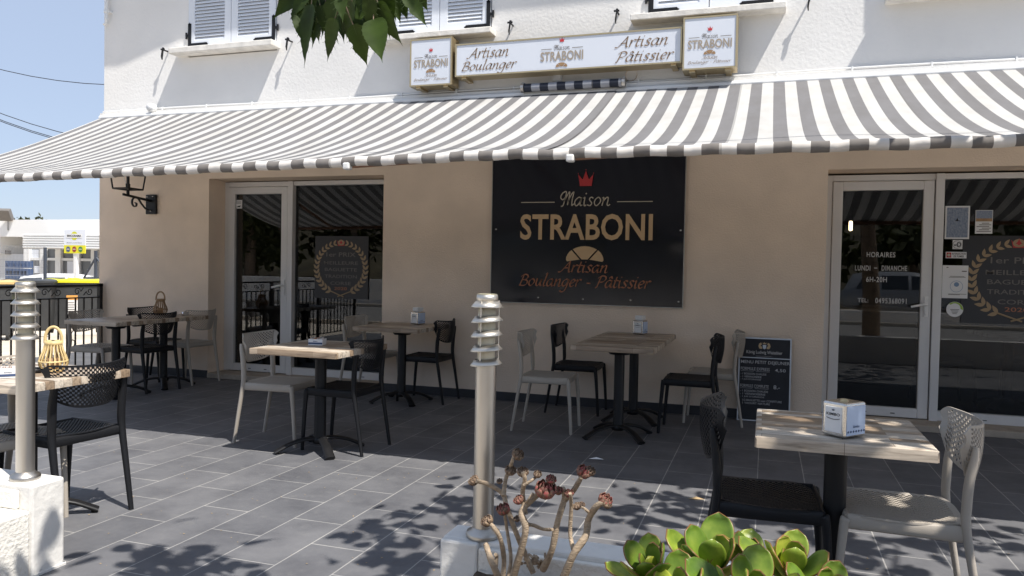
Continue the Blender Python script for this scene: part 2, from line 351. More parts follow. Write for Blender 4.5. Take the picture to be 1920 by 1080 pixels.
# ------------------------------------------------------------------ lettering
def font_shape(txt, bold=0.0, sp=1.0):
    cu = bpy.data.curves.new('t', 'FONT'); cu.body = txt; cu.size = 1; cu.offset = bold; cu.space_character = sp; cu.resolution_u = 3
    o = bpy.data.objects.new('t', cu); col.objects.link(o)
    dg = bpy.context.evaluated_depsgraph_get(); dg.update()
    me = bpy.data.meshes.new_from_object(o.evaluated_get(dg))
    v = [(p.co.x, p.co.y) for p in me.vertices]; f = [list(p.vertices) for p in me.polygons]
    bpy.data.objects.remove(o); bpy.data.curves.remove(cu); bpy.data.meshes.remove(me)
    return v, f
_A = [[(.75, .85), (.45, 1), (.12, .7), (.05, .3), (.25, 0), (.55, .25), (.78, .9)], [(.78, .95), (.68, .3), (.76, .02), (.95, .12)]]
GL = {
 'a': (_A, 1.0), 'â': (_A + [[(.3, 1.2), (.52, 1.5), (.72, 1.2)]], 1.0),
 'r': ([[(0, .85), (.15, .95), (.12, .5), (.08, 0)], [(.12, .5), (.3, .85), (.5, 1), (.64, .86)]], .7),
 't': ([[(.27, 1.45), (.18, .8), (.12, .25), (.25, 0), (.5, .15)], [(-.02, .93), (.55, .96)]], .6),
 'i': ([[(0, .85), (.15, .98), (.12, .4), (.2, 0), (.4, .12)], [(.18, 1.36), (.26, 1.48)]], .5),
 's': ([[(.6, .85), (.4, 1), (.18, .82), (.3, .55), (.5, .3), (.35, .02), (0, .12)]], .74),
 'n': ([[(0, .85), (.15, .95), (.12, .5), (.06, 0)], [(.1, .45), (.4, .9), (.62, .95), (.66, .6), (.62, .15), (.75, 0), (.95, .15)]], 1.0),
 'o': ([[(.45, 1), (.15, .75), (.05, .35), (.3, 0), (.65, .3), (.72, .7), (.45, 1)]], .9),
 'u': ([[(0, .85), (.14, .95), (.1, .35), (.25, .02), (.5, .2), (.72, .95)], [(.72, .95), (.66, .3), (.75, .02), (.95, .15)]], 1.0),
 'l': ([[(.1, 1.6), (.3, 1.75), (.22, 1), (.12, .3), (.22, 0), (.42, .12)]], .5),
 'g': ([[(.75, .85), (.45, 1), (.12, .7), (.05, .3), (.25, .05), (.55, .25), (.78, .9)], [(.8, .95), (.7, .1), (.5, -.6), (.15, -.75), (-.1, -.55)]], .97),
 'e': ([[(.1, .45), (.45, .55), (.62, .8), (.42, 1), (.15, .75), (.06, .35), (.25, 0), (.6, .2)]], .77),
 'A': ([[(-.25, .02), (.1, .05), (.5, .7), (.95, 1.5)], [(.95, 1.55), (.98, .7), (1.1, .02), (1.3, .1)], [(.35, .55), (1.05, .6)]], 1.38),
 'B': ([[(.35, 1.45), (.22, .7), (.08, 0)], [(0, 1.2), (.3, 1.5), (.75, 1.5), (.95, 1.2), (.7, .87), (.3, .8)], [(.5, .82), (.95, .65), (.95, .25), (.6, 0), (0, .03)]], 1.18),
 'P': ([[(.35, 1.45), (.22, .7), (.08, 0), (-.08, 0)], [(0, 1.2), (.3, 1.5), (.8, 1.5), (1, 1.15), (.7, .75), (.3, .7)]], 1.08),
 'M': ([[(.42, 1.0), (.15, .72), (-.12, 1.0), (.05, 1.5), (.45, 1.65), (.42, .9), (.3, .1), (.05, -.05)], [(.36, .55), (.62, 1.25), (.85, 1.65), (.84, .8), (.78, .1)], [(.8, .5), (1.05, 1.25), (1.32, 1.62), (1.26, .7), (1.3, .05), (1.5, .25)]], 1.55),
 '-': ([[(.08, .5), (.55, .5)]], .75), ' ': ([], .62)}
def script_shape(txt, W=.17, tmin=.05, slant=.22, mono=None, join=False):
    v = []; f = []; x = 0
    for ch in txt:
        st, adv = GL[ch]
        for k, s in enumerate(st):
            P = [Vector((x + a + b * slant, b)) for a, b in s]
            if len(P) > 2: P = [Vector((q.x, q.y)) for q in catmull([(p.x, p.y, 0) for p in P], 5)]
            b0 = len(v)
            for i, p in enumerate(P):
                d = (P[min(i + 1, len(P) - 1)] - P[max(i - 1, 0)]).normalized(); nrm = Vector((-d.y, d.x))
                hw = (mono if mono else tmin + W * abs(math.sin(math.atan2(d.y, d.x) - rad(38)))) / 2
                v += [(p.x + nrm.x * hw, p.y + nrm.y * hw), (p.x - nrm.x * hw, p.y - nrm.y * hw)]
            f += [[b0 + 2 * i, b0 + 2 * i + 1, b0 + 2 * i + 3, b0 + 2 * i + 2] for i in range(len(P) - 1)]
        x += adv
    return v, f
def crown_shape():
    pts = [(0, .08), (0, 0), (1, 0), (1.0, .08), (1.14, .78), (.76, .42), (.5, 1), (.24, .42), (-.14, .78)]
    v = pts[:]; f = [[0, 1, 2, 3], [0, 3, 5, 7], [0, 7, 8], [3, 4, 5], [5, 6, 7]]
    for cx, cy in ((-.14, .83), (.5, 1.06), (1.14, .83)):
        b = len(v); v += [(cx + .035 * math.cos(a * PI / 4), cy + .035 * math.sin(a * PI / 4)) for a in range(8)]; f.append(list(range(b, b + 8)))
    return v, f
def croissant_shape():
    def wedge(fn0, fn1, ins0, ins1, n=10):
        b = []; out = lambda t: (.5 - .5 * math.cos(PI * t), .10 * 0 + math.sin(PI * t) ** .72)
        return out
    v = []; f = []
    def ring(pts): b = len(v); v.extend(pts); f.append(list(range(b, b + len(pts))))
    top = lambda a: (.5 + .5 * math.cos(a), .12 + .88 * math.sin(a))
    bot = lambda x: (x, .16 + .10 * (1 - ((x - .5) / .5) ** 2) - .16 * 0)
    ring([(.42, .14), (.58, .14)] + [top(a) for a in (rad(50), rad(63), rad(77), rad(90), rad(103), rad(117), rad(130))])
    ring([(.63, .13), (.80, .07), (.97, .0), (1.0, .10)] + [top(a) for a in (rad(10), rad(24), rad(36), rad(45))])
    ring([(.37, .13)] + [top(a) for a in (rad(135), rad(144), rad(156), rad(170))] + [(0, .10), (.03, .0), (.20, .07)])
    return v, f
def put(mb, shape, x0, x1, z0, z1, y, M4=None):
    """fit a flat shape into a box on a plane facing -Y"""
    v, f = shape
    if not v: return
    a0 = min(p[0] for p in v); a1 = max(p[0] for p in v); b0 = min(p[1] for p in v); b1 = max(p[1] for p in v)
    mp = lambda p: Vector((x0 + (p[0] - a0) / (a1 - a0) * (x1 - x0), y, z0 + (p[1] - b0) / max(b1 - b0, 1e-6) * (z1 - z0)))
    vs = [mp(p) for p in v]
    if M4: vs = [M4 @ q for q in vs]
    mb.add(vs, f)
def bar_(mb, x0, x1, z0, z1, y, M4=None): put(mb, ([(0, 0), (1, 0), (1, 1), (0, 1)], [[0, 1, 2, 3]]), x0, x1, z0, z1, y, M4)
CALL = {}
def call(txt):
    if txt not in CALL: CALL[txt] = script_shape(txt)
    return CALL[txt]
MAISON = script_shape('Maison', mono=.125, slant=.12)
STRAB = font_shape('STRABONI', .022, 1.04)
def logo(parent, x0, x1, z1, z0, y, inks, lines=True, full=True):
    """bakery logo inside a panel; fractions of its width and height from the top"""
    W = x1 - x0; H = z1 - z0; X = lambda a: x0 + a * W; Z = lambda b: z1 - b * H
    red, pale, gold, brown, slate = inks
    mb = MB(); put(mb, crown_shape(), X(.447), X(.553), Z(.265), Z(.165), y); mb.build('crown_emblem', red, parent)
    mb = MB(); put(mb, MAISON, X(.335), X(.665), Z(.425), Z(.315), y)
    bar_(mb, X(.07), X(.29), Z(.397), Z(.386), y); bar_(mb, X(.71), X(.93), Z(.397), Z(.386), y); mb.build('script_lettering', slate, parent)
    mb = MB(); put(mb, STRAB, X(.06), X(.94), Z(.625), Z(.44), y); mb.build('name_lettering', pale, parent)
    mb = MB(); put(mb, croissant_shape(), X(.38), X(.62), Z(.75), Z(.66), y); mb.build('croissant_emblem', gold, parent)
    if full:
        mb = MB(); put(mb, call('Artisan'), X(.34), X(.66), Z(.845), Z(.77), y)
        mb.build('trade_lettering', brown, parent); mb = MB(); put(mb, call('Boulanger - Pâtissier'), X(.06), X(.94), Z(.955), Z(.86), y); mb.build('trade_lettering', brown, parent)

# ------------------------------------------------------------------ ground and setting
WALL = 7.30; UP = 7.36
def gz_(x, y):
    # the yard beyond the terrace falls away behind the bins
    d = max(0, min(1, (math.hypot(x, y) - 19) / 9)) if x < -8 and y > 4 else 0
    return -.30 - .75 * d
mb = MB(); xs = [-400, -120, -70] + [-50 + 2.5 * i for i in range(25)] + [20, 60, 150, 400]; ys = [-400, -120, -50] + [-20 + 2.5 * i for i in range(29)] + [60, 100, 200, 500]
mb.add([(x, y, gz_(x, y)) for x in xs for y in ys], [(i * len(ys) + j, (i + 1) * len(ys) + j, (i + 1) * len(ys) + j + 1, i * len(ys) + j + 1) for i in range(len(xs) - 1) for j in range(len(ys) - 1)])
tag(mb.build('ground', M['paving']), kind='structure')
mb = MB(); mb.box(-60, 60, -11.5, -3.4, -.6, -.292); tag(mb.build('road', M['asphalt']), kind='structure')
mb = MB(); mb.box(-60, 60, -3.4, -3.2, -.6, -.18).box(-60, 60, -11.8, -11.5, -.6, -.18); tag(mb.build('kerb', M['paving']), kind='structure')
mb = MB(); mb.box(-7.72, 4.6, 1.75, 7.62, -.6, 0); tag(mb.build('terrace_floor', M['tiles']), kind='structure')
# hills across the road (seen in the glass)
mb = MB()
def hill(u, v):
    x = -90 + 180 * u; d = v; y = -24 - 60 * d
    h = 9 * math.sin(min(1, d * 1.5) * PI / 2) * (.75 + .25 * math.sin(x * .07) + .12 * math.sin(x * .21 + 1)) + .5 * math.sin(x * .9 + d * 20)
    return (x, y, -.5 + max(0, h))
mb.grid(hill, 70, 16); tag(mb.build('hills', M['hill']), kind='structure')

# ------------------------------------------------------------------ the building
bld = thing('bakery_building', 'two storey bakery with white upper wall and beige ground floor behind the striped awnings', 'building', (-1.5, 7.3, 0))
def part(mb, name, m, p=bld, **k):
    o = mb.build(name, m, None, **k); o.parent = p; o.matrix_parent_inverse = Matrix.Translation(-Vector(p_world(p))); return o
def p_world(p):
    v = Vector(p.location)
    return v
X0, D1A, D1B, D2A, D2B, XE = -7.68, -6.078, -3.85, .495, 3.6, 6.0
mb = MB()
mb.box(X0, D1A, WALL, 7.66, 0, 2.90).box(D1A, D1B, WALL, 7.66, 2.285, 2.90).box(D1B, D2A, WALL, 7.66, 0, 2.90)
mb.box(D2A, D2B, WALL, 7.66, 2.245, 2.90).box(D2B, XE, WALL, 7.66, 0, 2.90)
mb.box(X0, X0 + .3, 7.66, 18, -.6, 3.10).box(XE - .3, XE, 7.66, 18, -.6, 3.1)
part(mb, 'ground_floor_wall', M['beige_plaster'])
mb = MB(); mb.box(X0, XE, WALL, 7.66, 2.90, 3.10); part(mb, 'ledge_band', M['white_plaster'])
WIN = [(-6.437, -5.233), (-3.83, -2.693), (-1.124, .0), (1.05, 2.15)]
mb = MB(); z0, zs, zt, zr = 3.10, 3.70, 5.15, 6.0
e = X0
for a, b in WIN:
    mb.box(e, a, UP, 7.70, z0, zr); mb.box(a, b, UP, 7.70, z0, zs); mb.box(a, b, UP, 7.70, zt, zr); e = b
mb.box(e, XE, UP, 7.70, z0, zr); mb.box(X0, X0 + .3, 7.70, 18, 3.1, zr); mb.box(XE - .3, XE, 7.7, 18, 3.1, zr); mb.box(X0, XE, 17.7, 18.0, -.6, zr)
part(mb, 'upper_wall', M['white_plaster'])
# unseen eave, its left end shaped deeper to curve the shadow on the wall
mb = MB()
def eave(x): return .515 + .07 * max(0, min(1, (-5.35 - x) / .9)) ** 1.3
xs = [-8.1 + .12 * i for i in range(125)]
vs = []
for x in xs: vs += [(x, UP - eave(x), 6.0), (x, 18.3, 6.0), (x, UP - eave(x), 6.14), (x, 18.3, 6.14)]
fs = []
for i in range(len(xs) - 1):
    a = 4 * i; b = a + 4; fs += [(a, a + 1, b + 1, b), (a + 2, b + 2, b + 3, a + 3), (a, b, b + 2, a + 2)]
mb.add(vs, fs); mb.box(-8.1, -8.099, 6.9, 18.3, 6.0, 6.14)
mb.add([(-8.1, 6.8, 6.14), (7, 6.8, 6.14), (7, 12.5, 7.6), (-8.1, 12.5, 7.6), (-8.1, 18.3, 6.14), (7, 18.3, 6.14)], [(0, 1, 2, 3), (3, 2, 5, 4)])
part(mb, 'roof', M['white_plaster'])
for a, b in ((X0, D1A), (D1B, D2A)): mb = MB(); mb.box(a, b, WALL - .012, WALL, 0, .085); part(mb, 'skirting_tile', M['skirting'])
for a, b in ((D1A, D1B), (D2A, D2B)): mb = MB(); mb.bbox(a + .002, b - .002, 7.285, 7.659, .001, .058, .006); part(mb, 'threshold', M['step_stone'])
# windows: sill, two shutter leaves with louvers, hinges
for k, (a, b) in enumerate(WIN):
    dz = .065 if k == 0 else 0
    s = MB(); x0 = a - .14 if k else a - .145; x1 = b + (.108 if k > 1 else .045)
    s.bbox(x0, x1, UP - .16, UP + .1, 3.655 + dz * .9, 3.715 + dz, .008)
    wn = part(s, 'window', M['sill_stone'], bevel=None); wn['label'] = 'shuttered upper window with a stone sill'
    for (p, q, sgn) in ((a + .012, (a + b) / 2 - .004, 1), ((a + b) / 2 + .004, b - .012, -1)):
        m = MB(); zb = 3.735 + dz; zt2 = 5.13; yf = UP - .012; yb = UP + .025
        st = .085
        m.box(p, p + st, yf, yb, zb, zt2); m.box(q - st, q, yf, yb, zb, zt2)
        m.box(p + st, q - st, yf, yb, zb, zb + .085); m.box(p + st, q - st, yf, yb, zt2 - .09, zt2); m.box(p + st, q - st, yf, yb, 4.38, 4.46)
        for (la, lb) in ((zb + .085, 4.38), (4.46, zt2 - .09)):
            n = int((lb - la) / .036)
            for i in range(n):
                z = la + (lb - la) * i / n
                m.add([(p + st, yf + .006, z), (q - st, yf + .006, z), (q - st, yf + .026, z + .042), (p + st, yf + .026, z + .042), (p + st, yf + .006, z + .006), (q - st, yf + .006, z + .006)], [(0, 1, 5, 4), (4, 5, 2, 3)])
        o = m.build('shutter', M['shutter'], wn)
        ex = p if sgn > 0 else q; yy = yf - .006
        xa, xb = (ex, ex + .040) if sgn > 0 else (ex - .040, ex)
        for zz in (zb + .012, 4.75):
            h = MB()
            h.box(xa, xb, yy - .003, yy + .006, zz, zz + .27)
            h.box(xa + (.0401 if sgn > 0 else -.22), xb + (.22 if sgn > 0 else -.0401), yy - .003, yy + .006, zz, zz + .042)
            h.add([(xa, yy - .003, zz + .25), (xb, yy - .003, zz + .25), ((xa + xb) / 2, yy - .003, zz + .285)], [(0, 1, 2)])
            tip = ex + sgn * .265
            h.add([(ex + sgn * .254, yy - .003, zz + .0), (tip + sgn * .02, yy - .003, zz + .021), (ex + sgn * .254, yy - .003, zz + .042)], [(0, 1, 2)])
            h.cyl((ex - sgn * .03, yy + .005, zz + .10), (ex - sgn * .03, yy + .005, zz + .17), .011, 8); h.box(min(ex, ex - sgn * .03), max(ex, ex - sgn * .03), yy - .002, yy + .005, zz + .12, zz + .15)
            h.build('hinge', M['iron'], wn)
# door and shop window units
def unit(name_lab, doorx, xr, ztop, paneright, mull):
    """frame, opening leaf with handle, mullion and a fixed pane"""
    xa, xb = doorx; yf, yb = 7.575, 7.64
    f = MB(); f.bbox(xa - .055, xa, yf, yb, .059, ztop, .004); f.bbox(xa, mull[0], yf, yb, ztop - .055, ztop, .004)
    f.bbox(mull[0], mull[1], yf - .025, yb, .03, ztop + .0, .005)
    f.bbox(mull[1], xr, yf, yb, ztop - .05, ztop, .004); f.bbox(mull[1], xr, yf, yb, .059, .142, .004)
    if paneright: f.bbox(paneright, xr, yf, yb, .143, ztop - .051, .004)
    for t in (.25, .7): f.mat(1); x = mull[1] + (min(xr, mull[1] + 1.4) - mull[1]) * t; f.box(x, x + .035, yf - .002, yf + .01, .085, .092)
    fr = part(f, 'shop_window', [M['pvc'], M['dark_gasket']])
    g = MB(); x2 = (paneright or xr); g.box(mull[1] + .004, x2 - .003, 7.612, 7.62, .145, ztop - .053)
    o = g.build('pane', M['glass'], fr)
    d = MB(); st = .088; zl, zh = .066, ztop - .06
    yo = yf - .012
    d.bbox(xa + .004, xa + st, yo, yb - .01, zl, zh, .006); d.bbox(xb - st, xb - .004, yo, yb - .01, zl, zh, .006)
    d.bbox(xa + st, xb - st, yo + .001, yb - .011, zl, zl + .085, .006); d.bbox(xa + st, xb - st, yo + .001, yb - .011, zh - .08, zh, .006)
    d.mat(1).box(xb - .05, xb - .038, yo - .006, yo + .01, .99, 1.02).box(xa + .3, xa + .335, yo - .002, yo + .01, zl + .03, zl + .037).box(xb - .3, xb - .265, yo - .002, yo + .01, zl + .03, zl + .037)
    dr = part(d, 'door', [M['pvc'], M['dark_gasket']])
    g = MB(); g.box(xa + st - .001, xb - st + .001, 7.60, 7.608, zl + .083, zh - .078)
    o = g.build('pane', M['glass'], dr)
    h = MB(); hx = xb - .044; h.bbox(hx - .016, hx + .016, yo - .012, yo, .965, 1.15, .004); h.tube([(hx, yo - .012, 1.08), (hx, yo - .05, 1.08), (hx - .03, yo - .055, 1.078), (hx - .125, yo - .055, 1.055)], [.011, .011, .012, .010], 10)
    h.bbox(hx - .012, hx + .012, yo - .018, yo - .012, .985, 1.025, .003)
    o = h.build('handle', M['white_metal'], dr)
unit('', (-6.022, -5.205), D1B - .002, 2.272, -3.95, (-5.2, -5.135))
unit('', (.555, 1.385), D2B - .002, 2.225, None, (1.39, 1.458))
# the dark room behind the glass
mb = MB(); mb.box(X0 + .31, XE - .31, 7.7, 7.705, 2.30, 3.0)
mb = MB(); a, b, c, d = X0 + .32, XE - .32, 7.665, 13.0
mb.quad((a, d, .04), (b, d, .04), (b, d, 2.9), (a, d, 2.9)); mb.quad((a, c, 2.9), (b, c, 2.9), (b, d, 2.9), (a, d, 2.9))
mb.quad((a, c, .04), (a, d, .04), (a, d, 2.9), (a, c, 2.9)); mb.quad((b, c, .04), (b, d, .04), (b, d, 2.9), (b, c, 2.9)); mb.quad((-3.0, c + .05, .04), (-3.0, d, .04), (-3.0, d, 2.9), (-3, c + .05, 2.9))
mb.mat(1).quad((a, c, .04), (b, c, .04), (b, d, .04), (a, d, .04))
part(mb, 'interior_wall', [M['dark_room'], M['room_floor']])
t = thing('display_counter', 'dark display counter inside the bakery behind the right door', 'counter', (1.2, 10.2, .04))
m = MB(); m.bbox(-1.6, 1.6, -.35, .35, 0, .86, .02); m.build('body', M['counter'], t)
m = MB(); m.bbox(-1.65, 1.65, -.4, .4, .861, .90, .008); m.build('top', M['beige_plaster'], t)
P = at(1595, 425, Y=9.0)
t = thing('pendant_lamp', 'lit pendant bulb hanging inside behind the right glass door', 'lamp', (P.x, P.y, P.z))
m = MB(); m.cyl((0, 0, .12), (0, 0, 2.9 - P.z), .004, 6); m.cyl((0, 0, .06), (0, 0, .12), .022, 10); m.build('cord', M['iron'], t)
m = MB(); m.lathe([(0.001, -.045), (.016, -.042), (.018, 0), (.017, .05), (.012, .06)], n=12); m.build('bulb', mat('lit_filament', (1, .8, .5), .5, emit=(1, .72, .38), estr=14), t)

# awnings: canvas with a sag, rolled valance, front bar, arms
AWT, AWF, ZT, ZF = 7.27, 4.36, 3.035, 2.032
def zf(x): return ZF - .0165 * max(0, -1.4 - x)
def canvas_pt(x, v, sag=.125):
    y = AWT + (AWF - AWT) * v
    wav = .012 * math.sin(x * 2.1 + 1) * math.sin(PI * v) + .010 * math.sin(x * 5.3) * v * (1 - v) * 2
    return (x, y, ZT + (zf(x) - ZT) * v - sag * 4.2 * v * (1 - v) * (.72 + .56 * v) + wav)
def awning(label, xa, xb, arms, dz=0):
    t = thing('striped_awning', label, 'awning', (0, 0, 0), group='striped awnings over the terrace'); t.location.z = dz
    n = int((xb - xa) / .09)
    m = MB(); m.grid(lambda u, v: canvas_pt(xa + (xb - xa) * u, v), n, 26); m.build('canvas', M['awning'], t)
    m = MB(); prof = [(.0, .0), (-.016, .003), (-.028, -.006), (-.034, -.022), (-.034, -.038), (-.026, -.052), (-.008, -.058)]
    rnd = random.Random(int(xa * 100))
    def vp(u, v):
        x = xa + (xb - xa) * u; i = v * (len(prof) - 1); k = min(int(i), len(prof) - 2); q = i - k
        py = prof[k][0] * (1 - q) + prof[k + 1][0] * q; pz = prof[k][1] * (1 - q) + prof[k + 1][1] * q
        wob = .008 * math.sin(x * 31 + 2 * math.sin(x * 3.1)) * math.sin(x * 7.3) + .006 * math.sin(x * 83 + 3 * math.sin(x * 5))
        return (x, AWF - .001 + py + wob * v, zf(x) + pz + .003 * math.sin(x * 17))
    m.grid(vp, int((xb - xa) / .025), 10); m.build('valance', M['valance'], t)
    m = MB(); m.tube([(xa + .03, AWF + .016, zf(xa) - .031), (xb - .03, AWF + .016, zf(xb) - .031)], .021, 8); m.build('front_bar', M['arm'], t)
    m = MB(); m.cyl((xa, AWT + .0, ZT + .0), (xb, AWT, ZT), .03, 12); m.build('roller_tube', M['white_metal'], t)
    for x, ang in arms:
        m = MB(); el = Vector((x + ang, 5.7, 2.20 + .45 * (zf(x) - ZF))); m.tube([(x, AWF + .04, zf(x) - .04), el], .02, 8, flat=(.8, 1.1)); m.tube([el, (x + .1, 7.26, 2.72)], .02, 8, flat=(.8, 1.1)); m.build('folding_arm', M['arm'], t)
        m = MB(); m.bbox(x - .026, x + .02, AWF - .045, AWF + .01, zf(x) - .078, zf(x) - .034, .01); m.build('arm_cap', M['white_metal'], t)
    return t
awning('left striped awning running from the building corner to the seam under the shop sign', -7.64, -1.386, [(at(655, 311, Y=AWF).x, .26), (-6.6, .26)])
awning('right striped awning from the seam over the black sign to past the right door', -1.396, 4.7, [(at(1072, 298, Y=AWF).x, .26), (3.4, .26)], -.007)
t = thing('rolled_awning', 'short dark striped roll of old awning fabric fixed to the wall under the long sign', 'awning', (0, 0, 0))
m = MB(); m.tube([(-2.28, 7.20, 3.085), (-1.33, 7.20, 3.085)], .040, 14, up=(0, 0, 1)); m.build('fabric_roll', M['old_roll'], t)
for x in (-2.30, -1.31):
    m = MB(); m.cyl((x - .015, 7.20, 3.085), (x + .015, 7.20, 3.085), .045, 14); m.box(x - .012, x + .012, 7.20, 7.36, 3.12, 3.14); m.build('bracket', M['steel'], t)
# cable, junction box, vents, pipe
t = thing('wall_cable', 'thin white cable clipped along the wall above the awnings', 'cable', (0, 0, 0))
m = MB(); pts = [(X0 + .02, 7.33, 3.04), (X0 + .02, 7.33, 3.125)] + [(x, 7.335, 3.122 + .006 * math.sin(x * 1.7)) for x in [-7.5 + .5 * i for i in range(26)]]
m.tube(pts, .009, 6); m.build('wire', M['white_metal'], t)
for x in [-7.4 + .62 * i for i in range(20)]: m = MB(); m.box(x, x + .014, 7.322, 7.35, 3.105, 3.14); m.build('clip', M['white_metal'], t)
def smallbox(name, label, cat, px, py, s, Y=UP, m_='white_metal', dp=.06):
    P = at(px, py, Y=Y); t = thing(name, label, cat, P)
    m = MB(); m.bbox(-s, s, -dp, 0, -s, s, .006); o = m.build('case', M[m_], t); return t
t = smallbox('junction_box', 'small white junction box under the long shop sign', 'junction box', 1047, 146, .042)
m = MB(); m.bbox(-.035, .035, -.066, -.0605, -.035, .035, .002); m.build('cover', M['pvc'], t)
P = at(1184, 141, Y=UP)
t = thing('round_vent', 'small round wall vent with a dark hole below the long sign', 'vent', P)
m = MB(); m.lathe([(.0, -.02), (.045, -.018), (.055, -.004), (.055, .02)], n=20, tilt=Matrix.Rotation(rad(-90), 3, 'X') @ Matrix.Rotation(PI, 3, 'X')); m.build('rim', M['beige_plaster'], t)
m = MB(); m.lathe([(.0, -.024), (.024, -.023), (.028, -.018)], n=14, tilt=Matrix.Rotation(rad(-90), 3, 'X') @ Matrix.Rotation(PI, 3, 'X')); m.build('hole', M['dark_ink'], t)
P = at(205, 42, Y=UP)
t = thing('wall_pipe', 'white vertical pipe ending on the upper wall near the left corner', 'pipe', P)
m = MB(); m.cyl((0, -.045, .02), (0, -.045, 1.7), .022, 12); m.build('tube', M['white_metal'], t)
for z in (.10, .9):
    m = MB(); m.cyl((0, -.045, z), (0, -.045, z + .03), .029, 12); m.box(-.012, .05, -.04, 0, z + .005, z + .025); m.build('clamp', M['white_metal'], t)
m = MB(); m.tube([(0, -.045, .02), (0, -.045, -.02), (-.05, -.03, -.03)], .015, 10); m.build('elbow', M['white_metal'], t)
P = at(288, 203, Y=7.30)
t = thing('round_spotlight', 'small white round fitting on the wall ledge left of the first window', 'wall light', (P.x, 7.30, P.z))
m = MB(); m.lathe([(.0, .07), (.045, .068), (.05, .04), (.05, 0)], n=18, tilt=Matrix.Rotation(rad(90), 3, 'X')); m.build('housing', M['white_metal'], t)
# shutter hold-backs
HB = [(316, 102, 'first shutter hold-back from the left, beside the leftmost sill'), (548, 84, 'shutter hold-back right of the leftmost sill beside the hanging leaves'), (962, 54, 'shutter hold-back above the long sign right of the middle window'), (1160, 33, 'shutter hold-back left of the right sill above the long sign'), (1517, 8, 'rightmost shutter hold-back on the upper wall')]
hb0 = None
for px, py, lab in HB:
    P = at(px, py, Y=UP)
    if hb0 is None:
        hb0 = thing('shutter_holdback', 'black iron ' + lab, 'shutter hold-back', P, group='shutter hold-backs on the upper wall')
        m = MB(); m.cyl((0, 0, .03), (0, -.095, .03), .009, 8); m.cyl((0, -.085, .02), (0, -.085, .055), .012, 8); m.build('pin', M['iron'], hb0)
        m = MB(); m.tube([(.0, -.088, .055), (-.005, -.09, .01), (-.012, -.092, -.05), (-.008, -.092, -.085)], [.010, .013, .013, .007], 8, flat=(1.2, .6)); m.box(-.03, .022, -.094, -.082, .028, .044); m.build('latch', M['iron'], hb0)
    else: dup(hb0, P, label='black iron ' + lab)
# added box above the frame at right, there only to shade the wall
t = thing('air_conditioner', 'white air conditioner unit on the upper wall at the far right', 'air conditioner', (1.43, UP, 4.8))
m = MB(); m.bbox(0, .85, -.35, -.03, 0, .6, .02); m.build('case', M['white_metal'], t); m = MB(); m.box(.1, .14, -.03, 0, .0, .5).box(.7, .74, -.03, 0, 0, .5); m.build('bracket', M['steel'], t)

# ------------------------------------------------------------------ signs
def lightbox(label, x0, x1, z0, z1, yf):
    t = thing('lightbox_sign', label, 'sign', ((x0 + x1) / 2, UP, z0), group='shop signs on the upper wall')
    m = MB(); b = .014; yb = UP - .05
    m.box(x0, x0 + b, yf, yb, z0, z1).box(x1 - b, x1, yf, yb, z0, z1).box(x0 + b, x1 - b, yf, yb, z0, z0 + b).box(x0 + b, x1 - b, yf, yb, z1 - b, z1).box(x0 + b, x1 - b, yf + .05, yb - .002, z0 + b, z1 - b)
    for x in (x0 + .06, x1 - .10): m.box(x, x + .04, yb, UP, z0 + .02, z0 + .05).box(x, x + .05, yf + .03, UP - .0, z0 - .018, z0 - .0005)
    o = m.build('frame', M['gold_frame']); own(o, t)
    m = MB(); m.box(x0 + b, x1 - b, yf + .006, yf + .049, z0 + b, z1 - b); o = m.build('panel', M['sign_white']); own(o, t)
    return t
def own(o, t):
    o.parent = t; o.matrix_parent_inverse = t_inv(t); return o
def t_inv(t): return (Matrix.Translation(t.location) @ t.rotation_euler.to_matrix().to_4x4()).inverted()
def own_new(t, before):
    for o in [o for o in bpy.data.objects if o.name not in before and o.type == 'MESH']: own(o, t)
INK = (M['red_ink'], M['taupe_ink'], mat('crust_ink', (.33, .20, .10), .5), M['brown_ink'], M['slate_ink'])
t = lightbox('square white shop sign with bakery logo at the left end of the long sign', -3.481, -3.022, 3.145, 3.618, 7.12)
bf = {o.name for o in bpy.data.objects}; logo(None, -3.46, -3.04, 3.60, 3.165, 7.122, INK); own_new(t, bf)
t = lightbox('square white shop sign with bakery logo at the right end of the long sign', -.765, -.294, 3.137, 3.608, 7.10)
bf = {o.name for o in bpy.data.objects}; logo(None, -.745, -.314, 3.59, 3.157, 7.102, INK); own_new(t, bf)
t = lightbox('long white shop sign between the two square signs with logo and script lettering', -2.99, -.776, 3.216, 3.54, 7.13)
bf = {o.name for o in bpy.data.objects}
def pbox(shape, a, b, Y, mb):   # box given by two photo pixels
    P, Q = at(*a, Y=Y), at(*b, Y=Y); put(mb, shape, min(P.x, Q.x), max(P.x, Q.x), min(P.z, Q.z), max(P.z, Q.z), Y)
def sbox(shape, xa, xb, za, zb, mb): put(mb, shape, xa, xb, za, zb, 7.1325)
for s_, *b_ in (('Artisan', -2.87, -2.43, 3.385, 3.49), ('Boulanger', -2.92, -2.34, 3.225, 3.375), ('Artisan', -1.39, -.90, 3.385, 3.49), ('Pâtissier', -1.385, -.84, 3.25, 3.355)): mb = MB(); sbox(call(s_), *b_, mb); mb.build('trade_lettering', M['brown_ink'])
logo(None, -2.135, -1.66, 3.615, 3.125, 7.1325, INK, full=False)
own_new(t, bf)

